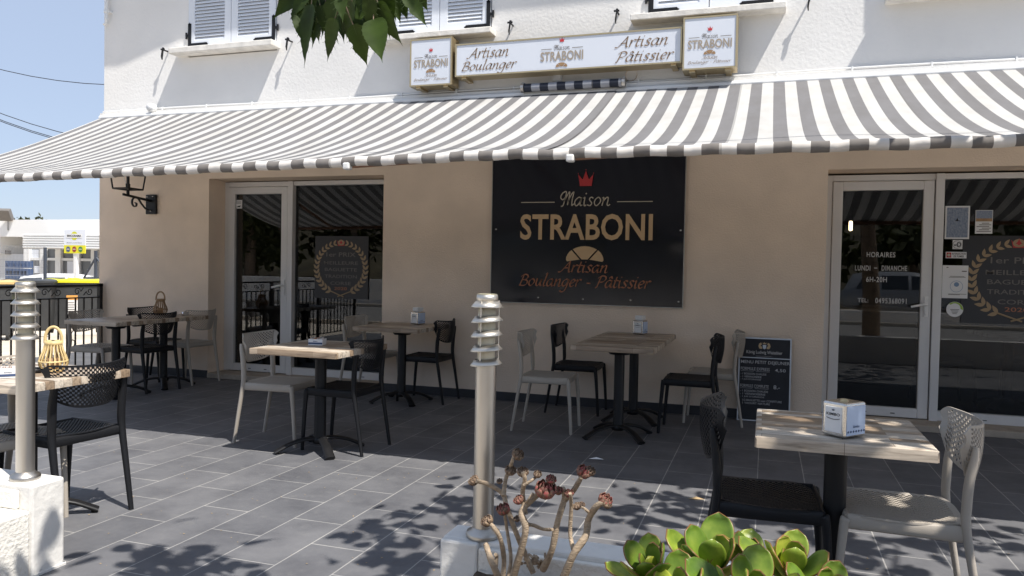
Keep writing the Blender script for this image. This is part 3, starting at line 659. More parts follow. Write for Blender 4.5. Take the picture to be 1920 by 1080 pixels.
YP = 7.272
t = thing('wall_sign', 'large black metal bakery sign screwed to the beige wall above the middle table', 'sign', (-1.68, WALL, 1.0))
m = MB()
def dent(u, v):
    x = -2.62 + 1.89 * u; z = .99 + 1.70 * v
    y = YP + .006
    for cx, cz, r, dd in ((-.77, 1.62, .10, .007), (-2.30, 1.06, .16, .010), (-.9, 1.3, .5, .006), (-2.2, 1.5, .6, .008), (-1.5, 1.1, .35, .006)):
        y -= dd * math.exp(-((x - cx) ** 2 + (z - cz) ** 2) / r ** 2)
    return (x, y, z)
m.grid(lambda u, v: dent(1 - u, v)[:1] + dent(1 - u, v)[1:], 60, 54); m.box(-2.62, -.73, 7.283, 7.2985, .99, 2.69)
navy = mat('navy_panel', (.005, .006, .013), .17, spec=.5, var=.2, vscale=3); own(m.build('panel', navy), t)
m = MB(); e = .006
m.box(-2.626, -2.62, 7.268, 7.299, .984, 2.69).box(-.73, -.724, 7.268, 7.299, .984, 2.69).box(-2.62, -.73, 7.268, 7.299, .984, .99); own(m.build('edge', M['steel']), t)
m = MB()
for px, py in ((930, 430), (1276, 432), (928, 557), (1009, 558), (1093, 561), (1182, 563), (1272, 566)):
    P = at(px, py, Y=7.265); m.lathe([(.0, .010), (.008, .008), (.011, 0)], (P.x, 7.268, P.z), 10, tilt=Matrix.Rotation(rad(90), 3, 'X'))
own(m.build('screw', M['chrome']), t)
Y2 = 7.2585
bf = {o.name for o in bpy.data.objects}
mb = MB(); pbox(crown_shape(), (1083, 349), (1114, 317), Y2, mb); mb.build('crown_emblem', M['red_ink'])
mb = MB(); pbox(MAISON, (1050, 388), (1145, 357), Y2, mb); pbox(([(0, 0), (1, 0), (1, 1), (0, 1)], [[0, 1, 2, 3]]), (977, 380.5), (1040, 378.3), Y2, mb); pbox(([(0, 0), (1, 0), (1, 1), (0, 1)], [[0, 1, 2, 3]]), (1157, 379), (1224, 376.8), Y2, mb); mb.build('script_lettering', M['pale_gold'])
GOLD2 = mat('tan_ink', (.62, .43, .24), .5)
mb = MB(); P, Q = at(975, 449.5, Y=Y2), at(1224.5, 400.5, Y=Y2); put(mb, STRAB, P.x, Q.x, P.z, Q.z, Y2); mb.build('name_lettering', GOLD2)
mb = MB(); pbox(croissant_shape(), (1061, 490), (1132, 462), Y2, mb); mb.build('croissant_emblem', GOLD2)
mb = MB(); pbox(call('Artisan'), (1046, 511), (1140, 490), Y2, mb); mb.build('trade_lettering', M['copper_ink']); mb = MB(); P, Q = at(973, 546, Y=Y2), at(1222, 515, Y=Y2); put(mb, call('Boulanger - Pâtissier'), P.x, Q.x, P.z, Q.z, Y2); mb.build('trade_lettering', M['copper_ink'])
own_new(t, bf)

# award posters behind the glass
def leafshape(mb, x, z, a, L, y):
    pts = []
    for i in range(7): q = i / 6; pts.append((L * q, .21 * L * math.sin(PI * q ** .8)))
    for i in range(5, 0, -1): q = i / 6; pts.append((L * q, -.21 * L * math.sin(PI * q ** .8)))
    ca, sa = math.cos(a), math.sin(a)
    mb.poly([(x + p[0] * ca - p[1] * sa, y, z + p[0] * sa + p[1] * ca) for p in pts])
def award(label, x0, x1, z0, z1, Y, cx, cz, rx, rz, txt, mt):
    t = thing('award_poster', label, 'poster', (cx, Y, z0), group='baguette award posters on the glass')
    m = MB(); m.box(x0, x1, Y, Y + .003, z0, z1); own(m.build('panel', mt), t)
    m = MB(); yy = Y - .0015
    for s in (-1, 1):
        for i in range(15):
            a = rad(-66 + i * 10.6); px, pz = cx + s * rx * math.cos(a), cz + rz * math.sin(a)
            tang = math.atan2(rz * math.cos(a), -s * rx * math.sin(a)) if True else 0
            L = rx * (.235 - .004 * i)
            for off in (.62, -.62): leafshape(m, px, pz, tang + off, L, yy)
            yy -= .00002
        m.tube([(cx + s * rx * math.cos(rad(-66)), yy, cz - rz * .91), (cx - s * rx * .12, yy, cz - rz * 1.12)], .006 * rx / .34 * 1.2, 6)
    own(m.build('laurel_wreath', M['grey_gold']), t)
    m = MB(); put(m, crown_shape(), cx - rx * .17, cx + rx * .17, cz + rz * .88, cz + rz * 1.14, Y - .0015); own(m.build('crown_emblem', M['red_ink']), t)
    m = MB(); rows = [('1er PRIX', .60, .45, .62), ('MEILLEURE', .70, .14, .27), ('BAGUETTE', .66, -.12, .01), ('TRADITION', .66, -.39, -.26), ('CORSE', .42, -.66, -.53)]
    for s_, hw, a, b in rows: m = MB(); put(m, font_shape(s_, .004), cx - rx * hw, cx + rx * hw, cz + rz * a, cz + rz * b, Y - .0015); own(m.build('lettering', M['grey_ink']), t)
    m = MB(); put(m, font_shape('2020', .004), cx - rx * .26, cx + rx * .26, cz - rz * .86, cz - rz * .74, Y - .0015); own(m.build('year_lettering', M['copper_ink']), t)
poster = mat('poster_black', (.022, .023, .028), .35)
P, Q = at(590, 558, Y=7.598), at(691, 443, Y=7.598)
award('dark award poster with laurel wreath on the glass beside the left door', P.x, Q.x, P.z, Q.z, 7.598, (P.x + Q.x) / 2 - .005, (P.z + Q.z) / 2 - .01, .31, .285, 1, poster)
P = at(1908, 530, Y=7.598)
award('dark award poster with laurel wreath cut by the right frame edge', P.x - .42, P.x + .5, P.z - .36, P.z + .40, 7.598, P.x, P.z + .02, .345, .315, 1, poster)

# papers and stickers on the glass
def sheet(name, label, cat, a, b, Y=7.596, m_='paper', grp=None):
    P, Q = at(*a, Y=Y), at(*b, Y=Y); x0, x1, z0, z1 = min(P.x, Q.x), max(P.x, Q.x), min(P.z, Q.z), max(P.z, Q.z)
    t = thing(name, label, cat, (x0, Y, z0), group=grp)
    m = MB(); m.box(x0, x1, Y, Y + .002, z0, z1); own(m.build('sheet', M[m_]), t)
    return t, x0, x1, z0, z1, Y - .0015
G_ = 'notices stuck on the right shop window'
pic = bpy.data.materials.new('sea_picture'); pic.use_nodes = True
_N = pic.node_tree.nodes; _L = pic.node_tree.links
_n = noise(_N, _L, None, 14, 6); _L.new(ramp(_N, _L, _n, [(.3, (.13, .17, .25)), (.5, (.22, .27, .36)), (.7, (.33, .36, .42))]), _N['Principled BSDF'].inputs[0])
t, x0, x1, z0, z1, y = sheet('notice_sheet', 'largest notice on the right shop window with a blue grey sea picture', 'notice', (1771, 448), (1819, 386), grp=G_)
m = MB(); bar_(m, x0 + .012, x1 - .012, z0 + .014, z1 - .014, y); own(m.build('picture', pic), t)
m = MB(); bar_(m, (x0 + x1) / 2 - .02, (x0 + x1) / 2 + .02, z0 + .155, z0 + .16, y - .001); m.add([((x0 + x1) / 2 - .012, y - .001, z0 + .16), ((x0 + x1) / 2 + .008, y - .001, z0 + .16), ((x0 + x1) / 2, y - .001, z0 + .185)], [(0, 1, 2)])
put(m, font_shape('AVIS AUX CLIENTS'), x0 + .03, x1 - .03, z1 - .055, z1 - .043, y - .001) if False else None
own(m.build('boat_mark', M['dark_ink']), t)
t, x0, x1, z0, z1, y = sheet('notice_sheet', 'smaller landscape notice with a brown hill band on the right shop window', 'notice', (1828, 438), (1862, 394), grp=G_)
h = z1 - z0; m = MB(); bar_(m, x0 + .004, x1 - .004, z0 + h * .65, z1 - .004, y); own(m.build('sky_band', pic), t)
m = MB(); bar_(m, x0 + .004, x1 - .004, z0 + h * .52, z0 + h * .65, y); own(m.build('hill_band', M['bamboo_dark']), t)
m = MB()
for k in range(6): bar_(m, x0 + .01 + .02 * (k % 3), x1 - .01 - .015 * (k % 2), z0 + h * (.08 + .07 * k), z0 + h * (.09 + .07 * k) + .004, y)
own(m.build('wave_lines', M['grey_ink']), t)
t, x0, x1, z0, z1, y = sheet('window_sticker', 'small white square sticker with a round black mark', 'sticker', (1786, 467), (1805, 450), grp=G_)
m = MB(); put(m, font_shape('D', .03), x0 + .035, x1 - .012, z0 + .02, z1 - .02, y); put(m, font_shape('wi', .02), x0 + .008, x0 + .033, z0 + .025, z1 - .03, y); own(m.build('lettering', M['dark_ink']), t)
m = MB(); m.lathe([(.031, 0), (.034, 0)], ((x0 + x1) / 2 - .004, y + .0004, (z0 + z1) / 2), 28, tilt=Matrix.Rotation(rad(90), 3, 'X')); own(m.build('ring_mark', M['grey_ink']), t)
t, x0, x1, z0, z1, y = sheet('window_sticker', 'long white no smoking sticker with a red square', 'sticker', (1773, 484), (1812.5, 472.5), grp=G_)
m = MB(); bar_(m, x0 + .006, x0 + .042, z0 + .006, z1 - .006, y); own(m.build('red_square', M['red_ink']), t)
m = MB(); m.lathe([(.0, 0), (.013, 0)], (x0 + .024, y - .0008, (z0 + z1) / 2), 16, tilt=Matrix.Rotation(rad(90), 3, 'X')); own(m.build('round_mark', M['pale_gold']), t)
m = MB(); put(m, font_shape('INTERDICTION', .015), x0 + .048, x1 - .006, z0 + .031, z1 - .008, y); own(m.build('lettering', M['dark_ink']), t); m = MB(); put(m, font_shape('DE FUMER', .015), x0 + .062, x1 - .02, z0 + .008, z0 + .025, y); own(m.build('lettering', M['dark_ink']), t)
t, x0, x1, z0, z1, y = sheet('notice_sheet', 'white typed notice with a blue face mask drawing on the right shop window', 'notice', (1765.5, 558.5), (1816, 498), grp=G_)
cx, h = (x0 + x1) / 2 + .012, z1 - z0
m = MB(); m.lathe([(.047, 0), (.050, 0)], (cx, y, z0 + h * .36), 30, tilt=Matrix.Rotation(rad(90), 3, 'X')); m.lathe([(0, 0), (.02, 0)], (cx, y, z0 + h * .42), 16, tilt=Matrix.Rotation(rad(90), 3, 'X')); own(m.build('mask_drawing', mat('notice_blue', (.20, .30, .45), .7)), t)
m = MB(); bar_(m, x1 - .05, x1 - .012, z1 - .055, z1 - .046, y); bar_(m, x0 + .03, x0 + .045, z1 - .022, z1 - .014, y)
own(m.build('header_mark', M['grey_ink']), t)
for q, a, b in ((.66, .06, .17), (.63, .05, .18), (.10, .05, .14), (.12, .05, .19)): m = MB(); bar_(m, x0 + a, x0 + b, z0 + h * q, z0 + h * q + .004, y); own(m.build('text_line', M['grey_ink']), t)
P = at(1790, 580, Y=7.596)
t = thing('window_sticker', 'round white and green sticker low on the right shop window', 'sticker', P, group=G_)
m = MB(); m.lathe([(.0, 0), (.066, 0)], (0, 0, 0), 32, tilt=Matrix.Rotation(rad(90), 3, 'X')); m.build('disc', M['paper'], t)
m = MB(); pts = [(.064 * math.cos(rad(a)), -.0012, .064 * math.sin(rad(a))) for a in range(-5, 136, 10)] + [(.040 * math.cos(rad(a)) * 1.1, -.0012, .010 + .042 * math.sin(rad(a))) for a in range(135, -6, -10)]
m.add(pts, [[i, i + 1, len(pts) - 2 - i, len(pts) - 1 - i] for i in range(len(pts) // 2 - 1)]); m.build('green_arc', mat('sticker_green', (.30, .46, .06), .6), t)
m = MB()
for k in range(4): bar_(m, -.035 + .006 * k, .035 - .006 * k, -.004 - .012 * k, .001 - .012 * k, -.0012)
m.build('text_lines', M['grey_ink'], t)
t, x0, x1, z0, z1, y = sheet('window_sticker', 'small white sticker with a black drawing at the top of the left door glass', 'sticker', (441, 391), (454, 375), Y=7.597)
m = MB()
for k in range(3): bar_(m, x0 + .012, x1 - .012, z1 - .018 - .013 * k, z1 - .014 - .013 * k, y)
m.add([(x0 + .02, y, z0 + .014), (x1 - .03, y, z0 + .014), (x1 - .014, y, z0 + .035), (x0 + .04, y, z0 + .03)], [(0, 1, 2, 3)]); own(m.build('drawing', M['dark_ink']), t)
# opening hours lettering on the right door
t = thing('opening_hours', 'white vinyl opening hours lettering on the right door glass', 'lettering', (.95, 7.597, 1.1))
Y5 = 7.597
for s_, a, b in (('HORAIRES', (1625, 482), (1679, 473)), ('LUNDI', (1603, 507), (1632, 498)), ('–', (1639, 503.4), (1645, 502)), ('DIMANCHE', (1653, 507.5), (1701, 498.5)), ('6H-20H', (1624, 528.5), (1663, 519.5)), ('TEL:', (1608, 566.5), (1628, 559.5)), ('0495368091', (1641, 568.5), (1700, 560))):
    m = MB(); pbox(font_shape(s_, .012, 1.12), a, b, Y5, m); own(m.build('lettering', M['white_ink']), t)
# ------------------------------------------------------------------ chairs
def holed(mb_fn, nu, nv, test, inset, thick):
    """surface grid with a quincunx of small holes, given thickness"""
    bm = bmesh.new()
    V = [[bm.verts.new(mb_fn(i / nu, j / nv)) for j in range(nv + 1)] for i in range(nu + 1)]
    hs = []
    for i in range(nu):
        for j in range(nv):
            f = bm.faces.new((V[i][j], V[i + 1][j], V[i + 1][j + 1], V[i][j + 1])); f.smooth = True
            if (i + j) % 2 == 0 and test((i + .5) / nu, (j + .5) / nv): hs.append(f)
    if hs:
        bmesh.ops.inset_individual(bm, faces=hs, thickness=inset)
        bmesh.ops.delete(bm, geom=hs, context='FACES')
    g = bmesh.ops.solidify(bm, geom=bm.faces[:], thickness=thick)
    return bm
def bm_obj(bm, name, m, parent):
    bmesh.ops.recalc_face_normals(bm, faces=bm.faces[:])
    me = bpy.data.meshes.new(name); bm.to_mesh(me); bm.free(); me.materials.append(m); me.set_sharp_from_angle(angle=rad(38))
    o = bpy.data.objects.new(name, me); col.objects.link(o); o.parent = parent; return o
def back_fn(u, v):
    a = 2 * u - 1; s = abs(a)
    hw = .236
    zt = .802 + .014 * s ** 2 - .03 * max(0, s - .86) / .14 * max(0, s - .86) / .14
    zb = .585 + .085 * s ** 3.2 + .06 * max(0, s - .8) / .2
    z = zb + (zt - zb) * v
    y = a * hw * (1 - .13 * (1 - v))
    x = -.245 - .10 * (z - .60) + .095 * s ** 2.1 - .010 * math.sin(PI * v)
    return (x, y, z)
def seat_fn(u, v):
    # rounded square seat with a shallow dish
    a, b = 2 * u - 1, 2 * v - 1
    k = math.sqrt(max(1e-9, 1 - .42 * a * a * b * b * 1.0)) if True else 1
    q = 1 - .13 * (a * b) ** 2
    x = .205 * a * q; y = (.207 + .008 * a) * b * q
    z = .452 - .016 * (1 - min(1, (a * a + b * b) * .9)) - .020 * max(0, a - .55) ** 2 / .2 + .010 * max(0, -a - .6)
    return (x, y, z)
def make_chair(m, label):
    t = thing('cafe_chair', label, 'chair')
    bm_obj(holed(seat_fn, 36, 36, lambda u, v: .05 < u < .95 and .05 < v < .95, .0046, .007), 'seat', m, t)
    bm_obj(holed(back_fn, 40, 19, lambda u, v: .05 < u < .95 and .06 < v < .93, .0048, .006), 'backrest', m, t)
    f = MB()
    for s in (-1, 1):
        f.tube([(-.185, s * .192, .425), (0, s * .198, .424), (.185, s * .187, .425)], [.022, .0195, .022], 12, flat=(.5, 1.35), up=(0, 0, 1))
    f.tube([(.188, -.185, .425), (.196, 0, .424), (.188, .185, .425)], [.02, .018, .02], 10, flat=(.6, 1.3), up=(0, 0, 1))
    f.tube([(-.19, -.185, .425), (-.196, 0, .424), (-.19, .185, .425)], [.02, .018, .02], 10, flat=(.6, 1.3), up=(0, 0, 1))
    f.build('seat_frame', m, t)
    for s in (-1, 1):
        l = MB(); l.tube(catmull([(.226, s * .188, 0), (.214, s * .189, .2), (.198, s * .19, .40), (.19, s * .188, .435)], 3), [.0125, .013, .0137, .0143, .015, .016, .017, .018, .019, .016][:10], 10, flat=(1.05, 1)); l.build('leg', m, t)
        l = MB(); p = catmull([(-.268, s * .20, 0), (-.232, s * .199, .22), (-.196, s * .197, .44), (-.194, s * .195, .53), (-.200, s * .197, .62), (-.213, s * .196, .70), (-.216, s * .195, .735)], 4)
        n = len(p); l.tube(p, [.0125 + .0075 * min(1, i / (n * .42)) - .009 * max(0, (i / n - .62) / .38) for i in range(n)], 10, flat=(1.15, .85)); l.build('leg', m, t)
    return t
blk = make_chair(M['black_plastic'], 'black perforated plastic chair'); bei = make_chair(M['beige_plastic'], 'beige perforated plastic chair')
GC = 'plastic chairs around the cafe tables'
CH = [('k', -3.48, 3.08, 174, 'nearest black chair at left, its perforated back to us, beside the lantern table'),
 ('e', -3.445, 4.95, 4, 'beige chair left of the table with the sugar box before the left door'),
 ('k', -2.895, 4.93, 179, 'black chair right of the table with the sugar box before the left door'),
 ('e', -3.80, 7.0, 0, 'beige chair left of the table beside the left shop window, facing right'),
 ('k', -3.185, 7.0, 180, 'black chair right of the table beside the left shop window'),
 ('e', -1.69, 6.17, 3, 'front beige chair left of the long table under the black sign'),
 ('k', -1.64, 7.03, 0, 'black chair against the wall left of the long table under the black sign'),
 ('k', -.58, 6.53, 180, 'black chair right of the long table under the black sign'),
 ('e', -.43, 7.055, 180, 'beige chair between the long table and the blackboard'),
 ('k', .03, 3.23, 2, 'black chair left of the nearest right table, behind the green rosettes'),
 ('e', .50, 3.24, 178, 'beige chair right of the nearest right table'),
 ('e', -6.50, 6.20, 4, 'beige chair beside the railing at the corner table'),
 ('k', -6.08, 6.37, 172, 'black chair on the near right side of the corner table'),
 ('k', -6.52, 6.98, 0, 'black chair by the wall behind the lantern on the corner table'),
 ('e', -6.08, 6.98, 176, 'beige chair by the wall corner left of the left door'),
 ('e', -3.64, 2.86, -4, 'beige chair cut by the left frame edge beyond the lantern table')]
used = {}
for c, x, y, a, lab in CH:
    src = blk if c == 'k' else bei
    if c in used: dup(src, (x, y, 0), rad(a), lab, GC)
    else: used[c] = 1; src.location = (x, y, 0); src.rotation_euler = (0, 0, rad(a)); src['label'] = lab; src['group'] = GC

# ------------------------------------------------------------------ tables
def top_bm(sx, sy, th=.04):
    bm = bmesh.new(); r = random.Random(int(sx * 1000 + sy * 77))
    bmesh.ops.create_cube(bm, size=1)
    for v in bm.verts: v.co = Vector((v.co.x * sx, v.co.y * sy, .75 - th / 2 + v.co.z * th))
    bmesh.ops.bevel(bm, geom=[e for e in bm.edges if e.verts[0].co.z > .74 and e.verts[1].co.z > .74], offset=.009, segments=2, affect='EDGES', profile=.6)
    bmesh.ops.bevel(bm, geom=[e for e in bm.edges if abs(e.verts[0].co.z - e.verts[1].co.z) > .02], offset=.006, segments=2, affect='EDGES')
    return bm
def make_table(sx, sy):
    t = thing('cafe_table', 'x', 'table')
    bm_obj(top_bm(sx, sy), 'tabletop', M['wood'], t)
    m = MB(); m.lathe([(.045, .07), (.041, .09), (.041, .70)], n=20); m.build('column', M['iron'], t)
    m = MB(); m.bbox(-.17, .17, -.17, .17, .696, .7095, .003); m.lathe([(.08, .66), (.11, .697)], n=16); m.build('top_plate', M['iron'], t)
    for k in range(4):
        a = rad(45 + 90 * k); c, s = math.cos(a), math.sin(a)
        m = MB(); pts = []
        p = catmull([(.02, 0, .085), (.10, 0, .088), (.20, 0, .066), (.275, 0, .032), (.315, 0, .012)], 4)
        n = len(p); rot = Matrix.Rotation(a, 4, 'Z')
        m.tube([rot @ q for q in p], [.030 + .004 * i / n for i in range(n)], 10, flat=(1.05, .42), up=(0, 0, 1))
        q = rot @ Vector((.298, 0, 0)); m.lathe([(.016, 0), (.016, .012)], (q.x, q.y, 0), 10); m.build('foot', M['iron'], t)
    m = MB(); m.lathe([(0, .10), (.05, .098), (.058, .075), (.05, .055), (0, .055)], n=18); m.build('hub', M['iron'], t)
    return t
GT = 'wooden cafe tables'
TB = [((.66, .66), [(-3.55, 2.94, 'wooden table at the left edge carrying the yellow bamboo lantern'), ]),
 ((.68, .72), [(-3.0, 4.78, 'wooden table with the blue sugar box before the left door')]),
 ((.68, .74), [(-3.36, 6.80, 'wooden table beside the left shop window with a napkin dispenser')]),
 ((.64, .72), [(-1.09, 6.08, 'front table of the pair under the black sign'), (-1.09, 6.802, 'rear table of the pair under the black sign, with the napkin dispenser')]),
 ((.64, .63), [(-6.08, 5.985, 'near table of the corner pair beside the railing'), (-6.08, 6.617, 'rear table of the corner pair with the brown lantern')]),
 ((.585, .60), [(.27, 3.15, 'nearest wooden table at right, dappled with sun, with the metal napkin dispenser')])]
for (sx, sy), L_ in TB:
    src = make_table(sx, sy)
    for i, (x, y, lab) in enumerate(L_):
        if i: dup(src, (x, y, 0), 0, lab, GT)
        else: src.location = (x, y, 0); src['label'] = lab; src['group'] = GT
# a table and chairs just inside the right window
src = dup(src, (2.3, 8.75, .04), rad(4), 'wooden table standing inside the bakery behind the right window', GT)
for x, y, a, lab in ((1.75, 8.8, 10, 'black chair inside the bakery left of the inside table'), (2.6, 9.35, 250, 'black chair inside the bakery behind the inside table'), (2.9, 8.6, 175, 'black chair inside the bakery right of the inside table')): dup(blk, (x, y, .04), rad(a), lab, GC)

# ------------------------------------------------------------------ things on the tables
TT = .7515
def lantern(label, loc, m_, s=1.0, tall=.21, rz=0):
    t = thing('bamboo_lantern', label, 'lantern', loc, rz)
    prof = lambda q: (.045 + .037 * math.sin(PI * (.10 + .62 * (1 - q)) ** 1.25)) * s
    prof = lambda q: s * (.052 + .033 * math.sin(PI * min(1, max(0, (1.02 - q) ** 1.7 * .96 + .03)))) if q < .98 else s * .05
    h = .125 * s
    def pr(q):
        c = [(0, .058), (.12, .076), (.28, .081), (.5, .072), (.75, .056), (1, .047)]
        for (a, b), (d, e) in zip(c, c[1:]):
            if q <= d: return .82 * s * (b + (e - b) * (q - a) / (d - a))
        return .82 * s * .047
    for k in range(18):
        a = 2 * PI * k / 18; m = MB() if k == 0 else m
        m.tube([(pr(q / 8) * math.cos(a), pr(q / 8) * math.sin(a), .014 * s + h * q / 8) for q in range(9)], .0036 * s, 5)
    m.build('ribs', m_, t)
    m = MB()
    m.lathe([(.042 * s, 0), (.049 * s, 0), (.050 * s, .016 * s), (.042 * s, .016 * s), (.0, .012 * s)], n=24)
    m.build('base_ring', m_, t)
    m = MB(); m.lathe([(pr(.33) + .0035 * s, .052 * s), (pr(.33) + .0045 * s, .058 * s), (pr(.33) - .003 * s, .058 * s), (pr(.33) - .003 * s, .052 * s), (pr(.33) + .0035 * s, .052 * s)], n=28); m.build('hoop', m_, t)
    m = MB(); m.lathe([(.037 * s, h + .008 * s), (.041 * s, h + .008 * s), (.041 * s, h + .035 * s), (.037 * s, h + .035 * s), (.034 * s, h + .03 * s)], n=24); m.build('collar', m_, t)
    m = MB(); A = [(.041 * s * math.cos(rad(a)), 0, h + .02 * s + .085 * s * max(0, math.sin(rad(a))) ** .75) for a in range(0, 181, 10)]
    m.tube(A, .0085 * s, 6, flat=(1, .3), up=(0, 1, 0)); m.build('handle', m_, t)
    m = MB(); m.lathe([(0, .016), (.03 * s, .016), (.03 * s, .07 * s), (0, .07 * s)], n=16); m.build('candle_glass', M['bamboo_dark'], t)
    return t
lantern('yellow bamboo lantern with a loop handle in full sun on the left table', (-3.479, 3.022, TT), M['bamboo'], 1.0, rz=rad(25))
lantern('brown bamboo lantern with a loop handle on the corner table in the shade', (-6.22, 6.72, TT), M['bamboo_dark'], 1.08, rz=rad(30))
def dispenser(label, loc, rz, tall):
    t = thing('napkin_dispenser', label, 'napkin dispenser', loc, rz, group='napkin dispensers on the tables')
    w, d, h = .048, .058, .125
    m = MB(); m.bbox(-w, w, -d, d, .004, h, .008, 3); m.build('body', M['chrome'], t)
    for s in (-1, 1):
        m = MB(); m.bbox(-w + .014, w - .014, s * d - .0025, s * d + .0025, .018, h - .016, .0022); m.build('front_panel', M['paper'], t)
        m = MB(); m.box(s * (w + .0005) - .001, s * (w + .0005) + .001, -d + .006, d - .006, .012, h - .010); m.build('side_panel', M['blue_paper'], t)
    L = MB(); Mx = Matrix.Translation((0, -d - .0035, 0)); put(L, font_shape('KIMBO', .02), -.027, .027, h * .62, h * .70, 0, Mx); L.tube([(x * .001, -d - .0034, h * .55 - .004 * math.cos(x / 26 * PI / 2)) for x in range(-26, 27, 4)], .0012, 4)
    put(L, crown_shape(), -.006, .006, h * .76, h * .82, 0, Mx); L.build('lettering', M['dark_ink'], t)
    L = MB(); Rz = Matrix.Rotation(rad(90), 4, 'Z'); M2 = Matrix.Translation((w + .0024, 0, 0)) @ Rz
    put(L, font_shape('kimbo', .012), -.018, .018, h * .30, h * .38, 0, M2)
    for k in range(7): x = -.045 + .0150 * k; L.add([M2 @ Vector(p) for p in ((x - .006, 0, h * .2), (x, 0, h * .16), (x + .006, 0, h * .2), (x, 0, h * .24))], [(0, 1, 2, 3)])
    L.build('side_lettering', M['blue_ink'], t)
    if tall:
        m = MB(); m.bbox(-.035, .035, -.042, .042, h + .006, h + .045, .006); m.lathe([(.03, h - .002), (.03, h + .008)], n=16); m.build('lid', M['paper'], t)
    else:
        m = MB(); m.lathe([(0, h + .008), (.012, h + .007), (.016, h)], n=14); m.build('button', M['gold_frame'], t)
    return t
dispenser('metal napkin dispenser with a pale blue side on the nearest right table', (.278, 2.985, TT), rad(-40), False)
dispenser('white lidded napkin dispenser on the rear table under the black sign', (-1.07, 6.98, TT), rad(-14), True)
dispenser('white lidded napkin dispenser on the table beside the left shop window', (-3.28, 6.98, TT), rad(-16), True)
def packet_box(label, loc, rz, s=1.0):
    t = thing('sugar_box', label, 'sugar box', loc, rz)
    m = MB(); w, d, h, k = .05 * s, .04 * s, .042 * s, .003
    m.bbox(-w, w, -d, -d + k, 0, h, .001).bbox(-w, w, d - k, d, 0, h, .001).box(-w, -w + k, -d + k, d - k, 0.001, h - .001).box(w - k, w, -d + k, d - k, 0.001, h - .001).box(-w + k, w - k, -d + k, d - k, .001, .006); m.build('tray', M['paper'], t)
    m = MB(); m.box(-w + .001, w - .001, -d - .0012, -d, .008, .020); put(m, font_shape('kimbo', .02), -.016, .016, .025, .032, -d - .0012); m.build('blue_band', M['blue_ink'], t)
    for q, (c, n_) in enumerate((((.75, .75, .74), 'sugar_sachets'), ((.55, .20, .05), 'orange_sachets'))):
        m = MB(); rr = random.Random(q)
        for i in range(7):
            x = -w + .010 + (2 * w - .02) * ((i * 2 + q) % 14) / 13; a = rr.uniform(-.3, .3); z = h + rr.uniform(.0, .012)
            m.add([(x, -d + .006, .006), (x + .003 + a * .01, d - .006, .006), (x + a * .02, d - .006, z), (x + a * .02, -d + .006, z)], [(0, 1, 2, 3)])
        m.build(n_, mat(n_, c, .6), t)
    return t
packet_box('blue and white open sugar box on the table before the left door', (-3.05, 4.81, TT), rad(12), 1.05)
packet_box('white sugar box at the left frame edge on the lantern table', (-3.50, 2.79, TT), rad(50), 1.15)
t = thing('glass_ashtray', 'small clear glass ashtray on the corner table', 'ashtray', (-5.94, 6.78, TT))
m = MB(); m.lathe([(0, .006), (.028, .006), (.032, .04), (.036, .04), (.036, 0), (0, 0)], n=20); m.build('bowl', M['clear_glass'], t)
t = thing('round_ashtray', 'small dark ashtray lying beside the yellow lantern', 'ashtray', (-3.54, 2.96, TT))
m = MB(); m.lathe([(0, .004), (.04, .004), (.046, .02), (.05, .02), (.048, 0), (0, 0)], n=22); m.build('bowl', M['iron'], t)

# ------------------------------------------------------------------ blackboard
BA, BB = at(1385, 779.5, Y=7.2), at(1480, 785, Y=7.2)
bx0, bx1 = -.216, .232; tilt = .10
t = thing('menu_blackboard', 'breakfast menu blackboard leaning on the wall beside the right door', 'blackboard', ((bx0 + bx1) / 2, 7.17, 0))
Hb = .745; BM = Matrix.Translation((bx0, 7.165, .006)) @ Matrix.Rotation(-tilt, 4, 'X')
W_ = bx1 - bx0
def bpart(mb, n, m): mb.xf(BM); own(mb.build(n, m), t)
m = MB(); m.box(.012, W_ - .012, 0, .012, .012, Hb - .012); bpart(m, 'board', M['blackboard'])
m = MB(); m.box(0, .012, -.006, .016, 0, Hb).box(W_ - .012, W_, -.006, .016, 0, Hb).box(.012, W_ - .012, -.006, .016, 0, .012).box(.012, W_ - .012, -.006, .016, Hb - .012, Hb).box(.012, W_ - .012, -.006, .0, Hb * .752, Hb * .762); bpart(m, 'frame', M['board_frame'])
def chalk(mb, s_, fx0, fx1, fz, fh, b=.0): put(mb, font_shape(s_, b), W_ * fx0, W_ * fx1, Hb * (1 - fz), Hb * (1 - fz + fh), -.0015)
m = MB(); put(m, font_shape('König Ludwig Weissbier', .012), W_ * .15, W_ * .83, Hb * .795, Hb * .845, -.0015); bar_(m, W_ * .33, W_ * .64, Hb * .777, Hb * .779, -.0015); bpart(m, 'brand_lettering', M['white_ink'])
m = MB()
for s in (-1, 1):
    cx = W_ * .49
    m.poly([(cx + s * x * W_, -.0015, Hb * z) for x, z in ((.04, .87), (.07, .865), (.10, .872), (.115, .90), (.10, .93), (.065, .942), (.05, .92), (.075, .905), (.05, .893))][::s])
put(m, crown_shape(), W_ * .45, W_ * .53, Hb * .925, Hb * .95, -.0015); bpart(m, 'crest', M['gold_ink'])
m = MB(); m.poly([(W_ * (.49 + x), -.0016, Hb * z) for x, z in ((-.035, .915), (-.03, .875), (0, .862), (.03, .875), (.035, .915))]); bpart(m, 'crest_shield', M['board_frame'])
m = MB()
